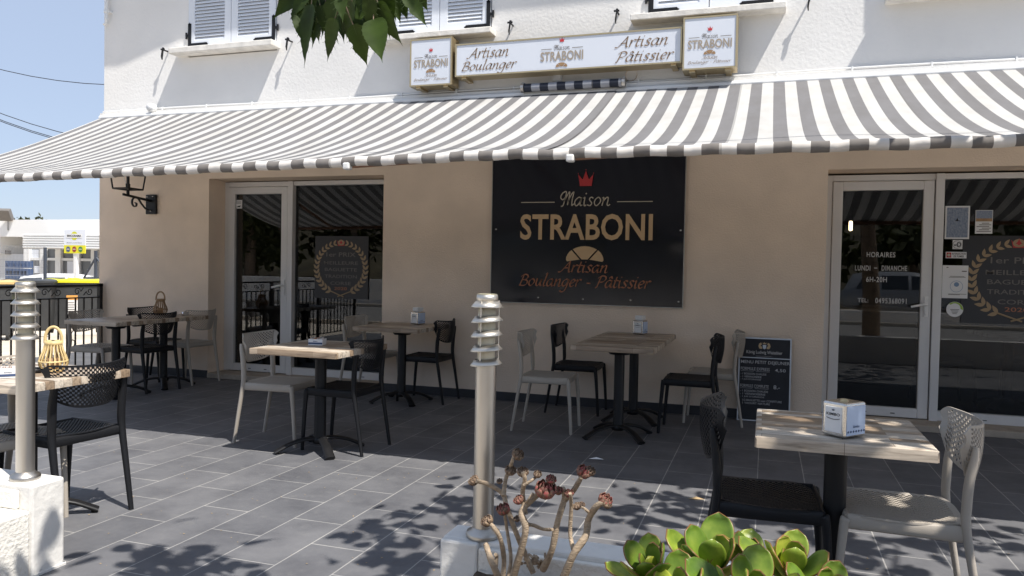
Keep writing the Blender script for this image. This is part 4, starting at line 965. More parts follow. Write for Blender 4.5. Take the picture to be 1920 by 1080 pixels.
for a in (('MENU PETIT DEJEUNER', .05, .975, .325, .048, .008), ('FORMULE EXPRESS', .05, .60, .395, .036, 0), ('4,50', .70, .90, .405, .042, .004), ('- 1 BOISSON CHAUDE', .05, .54, .450, .024, 0), ('- 1 VIENNOISERIE', .05, .45, .485, .024, 0), ('- 1 JUS D\'ORANGE', .05, .44, .518, .024, 0),
          ('FORMULE COMPLETE', .05, .59, .60, .036, 0), ('8.-', .68, .80, .605, .046, .004), ('- 1 BOISSON CHAUDE', .05, .58, .655, .024, 0), ('- 1 VIENNOISERIE', .05, .53, .69, .024, 0), ('- 1 JUS D\'ORANGE', .05, .51, .725, .024, 0), ('1/2 BAGUETTE avec CONFITURE', .10, .84, .765, .024, 0), ('1 YAOURT NATURE', .10, .62, .80, .024, 0)): chalk(m, *a)
for a in ((.05, .30, .405), (.34, .60, .405), (.05, .28, .61), (.33, .59, .61)): bar_(m, W_ * a[0], W_ * a[1], Hb * (1 - a[2]) - .002, Hb * (1 - a[2]), -.0015)
bpart(m, 'chalk_lettering', M['chalk'])

# ------------------------------------------------------------------ wall lantern bracket (glass missing)
XL = -6.88
t = thing('wall_lantern', 'black iron wall lantern without panes left of the left door', 'wall lantern', (XL, WALL, 2.0))
m = MB(); m.bbox(XL - .075, XL + .075, 7.268, 7.299, 1.88, 2.11, .008); own(m.build('wall_plate', M['iron']), t)
m = MB()
for x, z in ((XL - .05, 2.085), (XL + .03, 2.085), (XL, 1.92)): m.lathe([(0, .006), (.008, .004), (.009, 0)], (x, 7.268, z), 8, tilt=Matrix.Rotation(rad(90), 3, 'X'))
own(m.build('bolt', M['chrome']), t)
m = MB(); m.tube([(XL, 7.28, 2.035), (XL, 6.86, 2.075)], .018, 4, flat=(.8, 1)); own(m.build('bracket_arm', M['iron']), t)
m = MB(); sc = [(XL, 7.268, 1.925), (XL, 7.20, 1.935), (XL, 7.13, 1.99), (XL, 7.08, 2.045), (XL, 7.04, 2.055), (XL, 7.00, 2.035), (XL, 6.99, 1.99), (XL, 7.01, 1.955), (XL, 7.045, 1.955), (XL, 7.055, 1.985), (XL, 7.035, 1.995)]
m.tube(catmull(sc, 4), .012, 6, flat=(1.3, .6)); own(m.build('scroll', M['iron']), t)
YL = 6.93
m = MB(); m.cyl((XL, YL, 2.06), (XL, YL, 2.40), .017, 10); m.cyl((XL, YL, 2.16), (XL, YL, 2.20), .026, 8); own(m.build('stem', M['iron']), t)
m = MB(); r0, r1 = .15, .20
cs = [(-1, -1), (1, -1), (1, 1), (-1, 1)]
for i in range(4):
    a, b = cs[i], cs[(i + 1) % 4]
    m.tube([(XL + a[0] * r0 * .72, YL + a[1] * r0 * .72, 2.14), (XL + b[0] * r0 * .72, YL + b[1] * r0 * .72, 2.14)], .012, 4)
    m.tube([(XL + a[0] * r0 * .72, YL + a[1] * r0 * .72, 2.14), (XL + a[0] * r1 * .72, YL + a[1] * r1 * .72, 2.48)], .009, 6)
    m.tube([(XL + a[0] * r1 * .72, YL + a[1] * r1 * .72, 2.48), (XL + b[0] * r1 * .72, YL + b[1] * r1 * .72, 2.48)], .012, 4)
    m.tube([(XL + a[0] * r1 * .72, YL + a[1] * r1 * .72, 2.48), (XL, YL, 2.62)], .008, 5)
m.tube([(XL - r0 * .72, YL - r0 * .72, 2.14), (XL + r0 * .72, YL + r0 * .72, 2.14)], .010, 4); m.tube([(XL - r0 * .72, YL + r0 * .72, 2.14), (XL + r0 * .72, YL - r0 * .72, 2.14)], .010, 4)
own(m.build('cage', M['iron']), t)
m = MB(); m.tube([(XL - .012, YL - .02, 2.2), (XL - .03, YL - .03, 2.27), (XL - .02, YL - .02, 2.4)], .004, 5); own(m.build('wire', M['paper']), t)

# ------------------------------------------------------------------ bollard lamps on the planter walls
def bollard(label, x, y, z0, spiral, ztop=1.245):
    t = thing('bollard_lamp', label, 'bollard lamp', (x, y, z0), group='steel bollard lamps')
    H = ztop - z0; R_ = .036; zs_ = H * .71
    m = MB(); m.lathe([(R_, .0), (R_, zs_)], n=32); m.build('post', M['steel'], t)
    m = MB(); m.lathe([(.058, 0), (.060, .010), (.056, .020), (.042, .026), (.037, .034), (.036, .034)], n=32); m.build('base_flange', M['steel'], t)
    m = MB(); m.lathe([(.030, zs_), (.030, H - .014), (0, H - .014)], n=28); m.build('diffuser', M['lamp_core'], t)
    m = MB(); m.lathe([(.0, H), (.036, H - .001), (.0375, H - .012), (.0375, H - .028), (.030, H - .028)], n=28); m.build('cap_ring', M['lamp_steel'], t)
    m = MB(); m.lathe([(.0, H + .0015), (.034, H + .001)], n=28); m.build('cap_lens', M['lamp_top'], t)
    m = MB()
    for k in range(3): a = rad(20 + 120 * k); m.cyl((.0405 * math.cos(a), .0405 * math.sin(a), zs_), (.0405 * math.cos(a), .0405 * math.sin(a), H - .02), .0028, 6)
    m.build('rod', M['lamp_steel'], t)
    st = (H - .045 - zs_) / 4
    for k in range(5):
        z = zs_ + .002 + st * k; m = MB()
        tl = Matrix.Rotation(rad(5.0), 3, Vector((.25, -1, 0)).normalized()) if spiral and k < 4 else Matrix.Identity(3)
        base = len(m.v); m.lathe([(.038, .019), (.039, .020), (.0555, .0), (.0545, -.0015), (.038, .016)], (0, 0, z), 36, tilt=tl); m.build('louver', M['lamp_steel'], t)
    return t
bollard('steel bollard lamp on the left pillar with level louvers', -2.99, 2.462, .388, False, 1.232)
bollard('steel bollard lamp in the middle with tilted louvers, behind the dry plant', -.905, 2.478, .402, True, 1.238)
# planter walls
t = thing('planter_wall', 'sunlit white rendered planter pillar and ledge at the left frame edge', 'planter wall', (-3.6, 2.4, 0))
m = MB(); m.bbox(-5.2, -2.874, 2.395, 2.556, -.3, .388, .012); own(m.build('back_wall', M['cap_plaster']), t)
m = MB(); m.bbox(-5.2, -2.876, 1.2, 2.394, -.3, .285, .012); own(m.build('ledge', M['rough_plaster']), t)
m = MB(); m.bbox(-5.2, -2.935, 2.372, 2.394, .286, .365, .008); own(m.build('rough_band', M['rough_plaster']), t)
m = MB(); m.bbox(-2.8739, -2.868, 1.3, 2.56, -.02, .012, .003); own(m.build('joint_bead', M['cap_plaster']), t)
t = thing('planter_wall', 'shaded white planter wall carrying the middle bollard lamp', 'planter wall', (1, 2.5, 0))
m = MB(); m.bbox(-1.035, 4.2, 2.43, 2.565, -.3, .402, .008); own(m.build('coping', M['cap_plaster']), t)
m = MB(); m.bbox(-1.033, -.897, 2.40, 2.4299, -.3, .4005, .008); own(m.build('end_pier', M['cap_plaster']), t)
m = MB(); m.bbox(-.896, 4.2, 2.405, 2.4299, -.3, .385, .006); own(m.build('rough_face', M['rough_plaster']), t)
m = MB(); m.box(-.90, 4.2, 1.25, 1.35, -.3, .30); own(m.build('front_wall', M['cap_plaster']), t)
m = MB(); rs = random.Random(3)
m.grid(lambda u, v: (-.895 + 5.0 * u, 1.351 + 1.05 * v, .30 + .012 * math.sin(u * 90) * math.cos(v * 23) + rs.uniform(-.012, .014)), 150, 36); tag(m.build('soil', M['soil']), kind='stuff')
# ------------------------------------------------------------------ iron railing along the left edge of the terrace
t = thing('iron_railing', 'black wrought iron railing with scrolls along the left side of the terrace', 'railing', (-7.62, 5, 0))
XR = -7.62; ya, yb = 1.9, 7.28
m = MB(); m.box(XR - .022, XR + .022, ya, yb, 1.015, 1.04); own(m.build('top_rail', M['iron']), t)
m = MB(); m.box(XR - .012, XR + .012, ya, yb, .878, .893); own(m.build('middle_rail', M['iron']), t)
m = MB(); m.box(XR - .012, XR + .012, ya, yb, .068, .084); own(m.build('bottom_rail', M['iron']), t)
for y in (7.255, 5.9, 4.55, 3.2, 1.92):
    m = MB(); m.box(XR - .022, XR + .022, y - .022, y + .022, 0, 1.0149 if y < 7 else 1.05); own(m.build('post', M['iron']), t)
m = MB(); y = 7.14
bal = []
while y > 1.95:
    m.box(XR - .007, XR + .007, y - .007, y + .007, .084, .878); bal.append(y); y -= .115
own(m.build('baluster', M['iron']), t)
def spiral(cy, cz, r, a0, turns, s=1, n=16): return [(XR, cy + s * r * (1 - .72 * i / n) * math.cos(a0 + turns * 2 * PI * i / n), cz + r * (1 - .72 * i / n) * math.sin(a0 + turns * 2 * PI * i / n)) for i in range(n + 1)]
y = 7.02
while y > 2.1:
    m = MB()
    for s in (-1, 1): m.tube([(XR, y, .958 - s * .045)] + spiral(y + s * .085, .958, .045, PI if s > 0 else 0, 1.2, 1 if s > 0 else 1), .0055, 5)
    own(m.build('top_scroll', M['iron']), t)
    y -= .43
for k in range(2, len(bal) - 1, 5):
    m = MB(); y = (bal[k] + bal[k + 1]) / 2
    c = [(0, -.02), (.02, .0), (.045, -.02), (.04, -.07), (.0, -.085), (-.04, -.05), (-.03, .02), (.03, .12), (.045, .19), (.01, .235), (-.04, .22), (-.05, .175), (-.02, .15), (.0, .165)]
    m.tube(catmull([(XR, y + a, .40 + b) for a, b in c], 4), .0055, 5); own(m.build('lower_scroll', M['iron']), t)

# ------------------------------------------------------------------ wheelie bins beyond the railing
def bin_(label, x, y, z, rz, w, lid, sticker):
    t = thing('wheelie_bin', label, 'bin', (x, y, z), rz, group='waste bins behind the railing')
    h, d = 1.13, .72
    m = MB(); a, b = w / 2, d / 2
    lo = [(-a * .88, -b * .8), (a * .88, -b * .8), (a * .88, b * .8), (-a * .88, b * .8)]; hi = [(-a, -b), (a, -b), (a, b), (-a, b)]
    m.add([(p[0], p[1], .09) for p in lo] + [(p[0], p[1], h) for p in hi], [(0, 1, 5, 4), (1, 2, 6, 5), (2, 3, 7, 6), (3, 0, 4, 7), (3, 2, 1, 0)])
    m.build('body', M['bin'], t, bevel=.03)
    m = MB(); m.bbox(-a - .03, a + .03, -b - .04, b + .03, h - .05, h + .01, .015); m.build('rim', M['bin'], t)
    m = MB(); m.grid(lambda u, v: (-a - .04 + (w + .08) * u, -b - .05 + (d + .10) * v, h + .02 + .055 * math.sin(PI * u) ** .5 * math.sin(PI * v) ** .4 + .012 * math.sin(u * 16)), 20, 8); m.box(-a - .04, a + .04, -b - .05, -b - .04, h - .01, h + .03); m.build('lid', lid, t, solid=.008)
    for sx in (-1, 1):
        for sy in (-1, 1):
            m = MB(); m.cyl((sx * a * .8 - .025, sy * b * .7, .075), (sx * a * .8 + .025, sy * b * .7, .075), .075, 14); m.build('wheel', M['rubber'], t)
    if sticker:
        m = MB(); m.box(-.10, .12, -b - .012, -b - .003, .42, .84); m.build('label_sheet', M['paper'], t)
        m = MB(); m.box(-.10, .12, -b - .016, -b - .012, .74, .84); m.build('label_band', sticker, t)
        m = MB()
        for q in range(5): m.box(-.07, .05 + .01 * (q % 2), -b - .016, -b - .012, .47 + .05 * q, .485 + .05 * q)
        m.build('label_print', M['grey_ink'], t)
    return t
def on(px, py, z, k=1.0): return at(px, py, Z=z)
P = on(150, 622, -.30); bin_('large dark bin with a flat yellow lid next to the building corner', P.x - .1, P.y - .05, -.30, rad(38), 1.24, M['bin_yellow'], mat('label_orange', (.75, .35, .08), .6))
P = on(62, 627, -.30); bin_('large dark bin with a black lid behind the left bollard lamp', P.x - .1, P.y, -.30, rad(40), .95, M['bin'], mat('label_green', (.45, .55, .05), .6))
P = on(-22, 636, -.30); bin_('dark bin with a sandy lid at the left frame edge', P.x, P.y, -.3, rad(44), .9, mat('sandy_lid', (.6, .42, .18), .6), None)

# ------------------------------------------------------------------ white car behind the bins
def car(label, loc, rz, paint):
    t = thing('parked_car', label, 'car', loc, rz)
    L_, W2 = 4.6, .88
    sec = [(-2.3, .55, .95, .95), (-2.2, .40, 1.02, 1.04), (-1.9, .34, 1.06, 1.62), (-1.2, .30, 1.06, 1.72), (0, .28, 1.05, 1.73), (.55, .28, 1.04, 1.66), (1.25, .28, 1.02, 1.05), (1.9, .32, .96, .97), (2.25, .40, .84, .85), (2.33, .5, .72, .73)]
    m = MB(); vs = []; n = 10
    for x, zl, zb, zt in sec:
        k = .97 if abs(x) < 2 else .9
        cab = zt - zb > .2; wt = .72 if cab else .80
        pr = [(-W2 * k * .9, zl), (-W2 * k, zl + .2), (-W2 * k, zb - .08), (-W2 * k * .96, zb), (-W2 * wt, zt - .03 if cab else zt), (0, zt + .02), (W2 * wt, zt - .03 if cab else zt), (W2 * k * .96, zb), (W2 * k, zb - .08), (W2 * k, zl + .2), (W2 * k * .9, zl)]
        vs.append([(x, a, b) for a, b in pr])
    N_ = len(vs[0]); m.add([p for s in vs for p in s], [(i * N_ + j, (i + 1) * N_ + j, (i + 1) * N_ + (j + 1) % N_, i * N_ + (j + 1) % N_) for i in range(len(sec) - 1) for j in range(N_)] + [list(range(N_)), list(range((len(sec) - 1) * N_, len(sec) * N_))[::-1]], True)
    m.build('body', paint, t)
    for s in (-1, 1):
        for pts in ([(-1.78, 1.10), (-1.0, 1.10), (-1.02, 1.58), (-1.55, 1.55)], [(-.92, 1.10), (-.05, 1.10), (-.08, 1.60), (-.94, 1.59)], [(.05, 1.10), (1.02, 1.09), (.55, 1.56), (.02, 1.60)]):
            m = MB(); yy = lambda z: s * (W2 * .95 - (z - 1.05) / .63 * W2 * .22 + .008); m.add([(x, yy(z), z) for x, z in pts], [(0, 1, 2, 3)]); m.build('window', M['car_glass'], t)
    m = MB(); m.add([(1.22, -.74, 1.09), (1.22, .74, 1.09), (.62, .60, 1.63), (.62, -.60, 1.63)], [(0, 1, 2, 3)]); m.build('windscreen', M['car_glass'], t)
    for x in (-1.4, 1.4):
        for s in (-1, 1):
            m = MB(); m.cyl((x, s * .70, .33), (x, s * .90, .33), .33, 20); w_ = m.build('wheel', M['rubber'], t); m = MB(); m.cyl((x, s * .89, .33), (x, s * .905, .33), .20, 16); m.build('rim', M['steel'], w_)
    for s in (-1, 1):
        m = MB(); m.bbox(2.12, 2.32, s * .66 - .16, s * .66 + .16, .62, .78, .03); m.build('headlight', M['clear_glass'], t)
        m = MB(); m.bbox(.82, 1.0, s * .95 - .10, s * .95 + .10, 1.08, 1.24, .04); m.build('mirror', paint, t)
    return t
def gpos(px, d):
    q = at(px, 515, Y=10.0); h = Vector((q.x, q.y, 0)).normalized() * d; return (h.x, h.y, gz_(h.x, h.y))
c = gpos(143, 37); car('white estate car parked beyond the yellow bin lid', (c[0], c[1], -1.0), rad(20), M['car_white'])

# ------------------------------------------------------------------ white warehouse shop far left
B = thing('warehouse_shop', 'low white warehouse shop with a ribbed canopy and glazed front far left', 'building', (-29, 26, -1.05))
def wp(px, py, Y=28.0): return at(px, py, Y=Y)
YW = 28.0
a, b = wp(-60, 415), wp(300, 412)
m = MB(); m.box(a.x - 20, wp(13, 440).x, YW - .35, YW + 20, 1.55, wp(100, 413).z - .05).box(wp(13.2, 440).x, b.x + 4, YW - .5, YW + 20, wp(100, 445).z, wp(100, 413).z); own(m.build('upper_wall', M['white_metal']), B)
m = MB(); m.box(a.x - 20, wp(48, 500).x, YW, YW + 20, -1.1, 1.549); own(m.build('side_wall', mat('grey_wall', (.50, .52, .55), .8)), B)
m = MB(); zc0, zc1 = wp(100, 466, 26).z, wp(100, 439, 26).z; n = 6
for i in range(n):
    z0 = zc0 + (zc1 - zc0) * i / n; z1 = zc0 + (zc1 - zc0) * (i + 1) / n; q = (z1 - z0)
    m.add([(x, y, z) for x in (wp(45, 450, 26).x, wp(260, 450, 26).x) for y, z in ((26, z0), (25.93, z0 + q * .3), (25.93, z0 + q * .8), (26, z1))], [(0, 4, 5, 1), (1, 5, 6, 2), (2, 6, 7, 3)])
x0, x1 = wp(45, 450, 26).x, wp(260, 450, 26).x
m.box(x0, x1, 26.001, 27.9, zc0, zc1); own(m.build('canopy', M['white_metal']), B)
m = MB(); xg0, xg1 = wp(50, 480, 27.5).x, wp(260, 480, 27.5).x; m.box(xg0, xg1, 27.5, 27.54, -1.1, zc0 - .001); own(m.build('shop_window', mat('shop_glass', (.16, .17, .18), .12)), B)
for k, px in enumerate((51, 81, 110, 144, 177, 215)):
    m = MB(); q = wp(px, 480, 27.4); m.box(q.x - .16, q.x + .16, 27.35, 27.5, -1.1, zc0 - .002); own(m.build('post', M['white_metal']), B)
m = MB(); q = wp(100, 486, 27.45).z; m.box(xg0, xg1, 27.42, 27.49, q - .06, q + .06); own(m.build('transom', M['white_metal']), B)
for px0, px1, py0, py1 in ((55, 72, 468, 483), (126, 140, 490, 512), (64, 78, 499, 512), (164, 172, 505, 516)): m = MB(); A_, B_ = wp(px0, py1, 27.49), wp(px1, py0, 27.49); m.box(A_.x, B_.x, 27.485, 27.499, A_.z, B_.z); own(m.build('window_poster', M['sign_white']), B)
m = MB(); A_, B_ = wp(13, 477), wp(21, 469.5); m.box(A_.x, B_.x, YW - .1, YW - .001, A_.z, B_.z); own(m.build('wall_box', M['grey_ink']), B)
# its roadside sign
P = at(139.5, 456, Y=22.5)
t = thing('store_sign', 'square white and yellow store sign on a white pole before the warehouse', 'sign', (P.x, 22.5, -.9))
A_, B_ = at(120, 459.5, Y=22.5), at(160, 430.5, Y=22.5); x0, x1, z0, z1 = A_.x, B_.x, A_.z, B_.z; zy = at(140, 475, Y=22.5).z; yy = 22.495
m = MB(); m.box(P.x - .07, P.x + .07, 22.53, 22.65, -1.1, z1 - .1); own(m.build('pole', M['white_metal']), t)
m = MB(); m.box(x0, x1, 22.5, 22.53, z0, z1); own(m.build('white_panel', M['sign_white']), t)
m = MB(); m.box(x0, x1, 22.5, 22.53, zy, z0 - .001); own(m.build('yellow_panel', M['bin_yellow']), t)
w_ = x1 - x0; h_ = z1 - z0; RX = Matrix.Rotation(rad(90), 3, 'X')
m = MB(); m.lathe([(0, 0), (w_ * .155, 0)], (P.x, yy, z0 + h_ * .60), 24, tilt=RX); own(m.build('yellow_disc', mat('lime_disc', (.60, .60, .03), .5)), t)
m = MB(); m.box(P.x - w_ * .37, P.x + w_ * .37, yy - .006, yy - .003, z0 + h_ * .47, z0 + h_ * .73); own(m.build('name_band', M['paper']), t)
m = MB(); put(m, font_shape('BRICORAMA', .03), P.x - w_ * .33, P.x + w_ * .33, z0 + h_ * .53, z0 + h_ * .67, yy - .010); put(m, font_shape('Bricolons, en toute liberté', .01), P.x - w_ * .35, P.x + w_ * .35, z0 + h_ * .12, z0 + h_ * .18, yy - .004); own(m.build('lettering', M['dark_ink']), t)
for k, cc in enumerate(((.05, .09, .2), (.30, .03, .03), (.05, .22, .05))):
    m = MB(); m.lathe([(0, 0), (w_ * .10, 0)], (P.x + (k - 1) * w_ * .29, yy - .003, (zy + z0) / 2), 18, tilt=RX); own(m.build('round_badge', mat('badge%s' % 'abc'[k], cc, .5)), t)
    m = MB(); m.box(P.x + (k - 1) * w_ * .29 - w_ * .07, P.x + (k - 1) * w_ * .29 + w_ * .07, yy - .008, yy - .005, (zy + z0) / 2 - w_ * .02, (zy + z0) / 2 + w_ * .02); own(m.build('badge_band', M['pale_gold']), t)
# floodlight on the corner
P = at(12, 412, Y=27.4); t = thing('floodlight', 'grey floodlight on the roof corner of the white warehouse', 'floodlight', P)
m = MB(); m.bbox(-.32, .32, -.12, .12, -.02, .55, .03); o = m.build('head', M['grey_ink'], t); o.rotation_euler = (rad(30), 0, rad(20)); m = MB(); m.cyl((0, .1, -.5), (0, .1, .0), .05, 8); m.build('bracket', M['steel'], t)
# mesh fence and posts in the yard
t = thing('mesh_fence', 'thin grey wire mesh fence in the yard before the warehouse', 'fence', (-24, 21, -.9))
m = MB(); zt = at(20, 461, Y=21).z; xa, xb = at(-80, 500, Y=21).x, at(84, 500, Y=21).x
for i in range(64): x = xa + (xb - xa) * i / 63; m.box(x - .003, x + .003, 21, 21.006, -1.05, zt)
for i in range(12): z = -1 + (zt + 1) * i / 11; m.box(xa, xb, 21.008, 21.014, z - .003, z + .003)
own(m.build('mesh_panel', mat('wire', (.25, .26, .28), .5)), t)
for px in (85, 180):
    m = MB(); x = at(px, 500, Y=20.95).x; m.box(x - .04, x + .04, 20.9, 20.98, -1.1, at(px, 464 if px < 100 else 470, Y=20.95).z)
    if px > 100:
        A_ = at(180, 482, Y=20.95); B_ = at(157, 522, Y=20.95); m.tube([A_, B_], .035, 6); A_ = at(187, 492, Y=20.95); m.tube([at(180, 482, Y=20.95), A_], .035, 6)
    own(m.build('post', mat('fence_post', (.04, .05, .07), .5)), t)
# blue crates with a white cover
P = at(36, 520, Y=25)
src = None
for i in range(3):
    for k in range(4):
        x, z = P.x + (i - 1) * .42, at(36, 545, Y=25).z + k * .33
        if src is None:
            src = thing('drinks_crate', 'blue plastic drinks crate in the stack before the warehouse wall', 'crate', (x, 25, z), 0, 'stacked blue crates before the warehouse')
            m = MB(); m.box(-.2, .2, -.15, .15, 0, .03).box(-.2, -.18, -.15, .15, .03, .3).box(.18, .2, -.15, .15, .03, .3).box(-.18, .18, -.15, -.13, .2, .3).box(-.18, .18, .13, .15, .03, .3).box(-.02, .02, -.15, -.13, .03, .2)
            m.build('shell', mat('crate_blue', (.03, .07, .17), .5), src)
        else: dup(src, (x, 25, z))
# shrubs on the skyline behind the warehouse
def leaf_cloud(mb, c, r, n, s, rr, flat=.8, hole=.0):
    for _ in range(n):
        while True:
            q = Vector((rr.uniform(-1, 1), rr.uniform(-1, 1), rr.uniform(-1, 1)))
            if hole < q.length < 1: break
        p = Vector((c[0] + q.x * r[0], c[1] + q.y * r[1], c[2] + q.z * r[2])); a = Vector((rr.gauss(0, 1), rr.gauss(0, 1), rr.gauss(0, 1))).normalized(); b = a.cross(Vector((rr.gauss(0, 1), rr.gauss(0, 1), rr.gauss(0, 1)))).normalized(); k = s * rr.uniform(.6, 1.4)
        mb.add([p - a * k, p + b * k * .5, p + a * k, p - b * k * .5], [(0, 1, 2, 3)])
def far_tree(label, x, y, z, w_, h_, n, sz, grp, seed, trunk=.5):
    t = thing('tree', label, 'tree', (x, y, z), group=grp); rr = random.Random(seed)
    m = MB(); m.tube([(0, 0, 0), (.1, 0, h_ * .4), (0, .1, h_ * .75)], [w_ * .09, w_ * .07, w_ * .03], 8); m.build('trunk', M['bark'], t)
    m = MB()
    for k in range(7): leaf_cloud(m, (rr.uniform(-.5, .5) * w_, rr.uniform(-.5, .5) * w_, h_ * rr.uniform(.45, .9)), (w_ * .42, w_ * .42, h_ * .22), n // 7, sz, rr)
    m.build('crown', M['scrub_leaf'], t); return t
for k, (px, s) in enumerate(((28, .9), (45, .55), (78, 1.0), (60, .4), (109, .35))):
    P = at(px, [402, 409, 404, 411, 411][k] , Y=52); s = [1, .6, .9, .5, .4][k]; far_tree(['rounded dark tree top beside the floodlight above the warehouse roof', 'second low tree top right of the floodlight', 'tallest tree top above the warehouse roof', 'lowest tree top between two others above the warehouse roof', 'rightmost small tree top above the warehouse roof'][k], P.x, 52, -1.0, 1.9 * s, (P.z + 1.0) / 1.08, 420, .22, 'tree tops above the warehouse roof', k)
# street cable above the terrace, out of the frame; its thin shadow crosses the awnings
t = thing('street_cable', 'thin cable strung high along the facade whose shadow crosses the awnings', 'cable', (0, 4.1, 6.2))
m = MB(); m.tube([(-14 + 1.4 * i, 4.1 + .05 * math.sin(i), 6.25 + .0012 * (i - 10) ** 2 + .03 * math.sin(i * 1.3)) for i in range(21)], .012, 6); own(m.build('wire', M['rubber']), t)
# overhead wires at left
t = thing('overhead_wire', 'three thin overhead wires crossing the sky at left', 'wires', (-20, 16, 6))
m = MB()
for (a, b) in (((-40, 119), (260, 159)), ((-40, 196), (260, 274)), ((-40, 208), (260, 288)), ((-40, 210.5), (260, 291))): A_, B_ = at(*a, Y=16), at(*b, Y=17); m.tube([A_ + (B_ - A_) * i / 6 - Vector((0, 0, .02 * (i * (6 - i)))) for i in range(7)], .011, 5)
own(m.build('wire', M['dark_ink']), t)

# ------------------------------------------------------------------ across the street, seen in the glass
t = thing('street_wall', 'low cream wall across the street', 'wall', (0, -13.5, -.2)); m = MB(); m.bbox(-60, -5, -13.7, -13.5, -.3, .75, .02).bbox(-4.99, 60, -13.7, -13.5, -.3, .1, .02); own(m.build('wall', M['white_plaster']), t)
for k in range(26):
    rr = random.Random(100 + k); x = -46 + 3.4 * k + rr.uniform(-1, 1); far_tree('dark scrub tree %s across the street' % ['with a broad crown', 'with a tall crown'][k % 2], x, -19 - rr.uniform(0, 9), -.4, rr.uniform(2.6, 4.2), rr.uniform(4.2, 7.5), 560, .34, 'scrub trees across the street', 100 + k)
src = car('silver car parked across the street', (5.0, -16.2, -.29), rad(6), mat('car_silver', (.30, .32, .35), .3))
dup(src, (10.6, -16.4, -.29), rad(174), 'second silver car parked across the street further right')

# ------------------------------------------------------------------ dry aeonium stems and green rosettes in the planter
def A2(px, py, y): return at(px, py, Y=y)
t = thing('dry_succulent', 'leafless succulent with pale stems and closed reddish rosettes before the middle lamp', 'plant', (-.65, 2.25, .30))
stem_m = mat('succulent_stem', (.36, .275, .19), .8, bump=.6, bscale=90, var=.25, vscale=30, stretch=(1, 1, 3))
def cup_mat(name, ca, cb_, cc):
    m, N, Lk, b = node_mat(name); tc = N.new('ShaderNodeTexCoord'); n = noise(N, Lk, tc.outputs['Object'], 75, 4, .7)
    Lk.new(ramp(N, Lk, n, [(.34, ca), (.5, cb_), (.62, cc)]), b.inputs['Base Color']); b.inputs['Roughness'].default_value = .65; return m
ros_r = cup_mat('dry_rosette', (.05, .032, .022), (.15, .095, .06), (.27, .19, .12)); ros_p = cup_mat('reddish_rosette', (.09, .05, .032), (.20, .10, .065), (.34, .055, .06))
STEMS = [([(955, 1105), (985, 1000), (978, 960), (1005, 930), (1020, 921)], 9, 2.20), ([(985, 965), (980, 925), (984, 900), (980, 885)], 6.5, 2.21), ([(982, 910), (998, 900), (1006, 893)], 4, 2.21),
 ([(1000, 1075), (985, 1040), (968, 1000), (950, 950), (942, 925), (915, 908), (893, 902)], 7, 2.28), ([(944, 930), (948, 900), (955, 880), (960, 866), (966, 848)], 5.5, 2.28),
 ([(948, 1095), (958, 1050), (950, 990), (945, 955)], 5, 2.24), ([(942, 1090), (945, 1050), (938, 1010), (925, 988), (915, 980)], 6.5, 2.15), ([(940, 1095), (925, 1060), (917, 1040), (911, 1020)], 9, 2.12), ([(929, 1062), (931, 1045), (929, 1040)], 6, 2.13),
 ([(1018, 1068), (1035, 1030), (1045, 980), (1058, 935), (1055, 915)], 8.5, 2.26), ([(1058, 938), (1075, 920), (1090, 895)], 7.5, 2.26), ([(1075, 1030), (1069, 1000), (1071, 950), (1069, 925)], 5.5, 2.22),
 ([(1050, 1100), (1075, 1040), (1098, 1005), (1103, 975), (1118, 950), (1132, 942)], 9.5, 2.17), ([(1103, 960), (1095, 953), (1085, 950)], 3.5, 2.17), ([(980, 982), (1000, 985), (1018, 992), (1036, 993)], 5, 2.23), ([(1000, 925), (992, 935), (985, 945)], 3.5, 2.2)]
m = MB()
for pts, r, y in STEMS:
    p = catmull([A2(a, b, y + .02 * math.sin(i * 1.7 + r)) for i, (a, b) in enumerate(pts)], 6); n = len(p); dd = y / FPX * 1.12
    rr = random.Random(int(r * 100)); m.tube(p, [r * .66 * dd * (1.12 - .3 * i / n) * (1 + .05 * math.sin(i * .9) + rr.uniform(-.03, .03)) for i in range(n)], 9)
own(m.build('stem', stem_m), t)
def cup(mb, P, r, ax, n=9, rnd=None, closed=.55):
    """closed succulent rosette: overlapping cupped scales around an axis"""
    ax = ax.normalized(); e1 = ax.cross(Vector((.3, .9, .2))).normalized(); e2 = ax.cross(e1)
    for ring, (k, R0, R1, hh) in enumerate(((n, 1.0, .85, .95), (n - 2, .78, .55, 1.0), (n - 4, .5, .3, 1.05))):
        for i in range(k):
            a = 2 * PI * (i + .5 * ring) / k + rnd.uniform(-.15, .15); o = []
            wv = 2 * PI / k * .62
            for q in range(5):
                z = q / 4; rad_ = r * (R0 * math.sin(PI * (.18 + .5 * z)) * (1 - .10 * ring)) * (1 if z < .6 else 1 - (z - .6) * (.1 if ring == 0 else .55) * 1.3 * (1.25 - closed)); ww = wv * (1, 1.05, 1, .8, .3)[q]
                for s in (-1, 0, 1): an = a + s * ww; ro = rad_ * (1.0 if s == 0 else .93); o.append(P + e1 * (math.cos(an) * ro) + e2 * (math.sin(an) * ro) + ax * (r * (-.55 + 1.25 * z * hh)))
            mb.add(o, [(q * 3 + s, q * 3 + s + 1, q * 3 + s + 4, q * 3 + s + 3) for q in range(4) for s in (0, 1)], True)
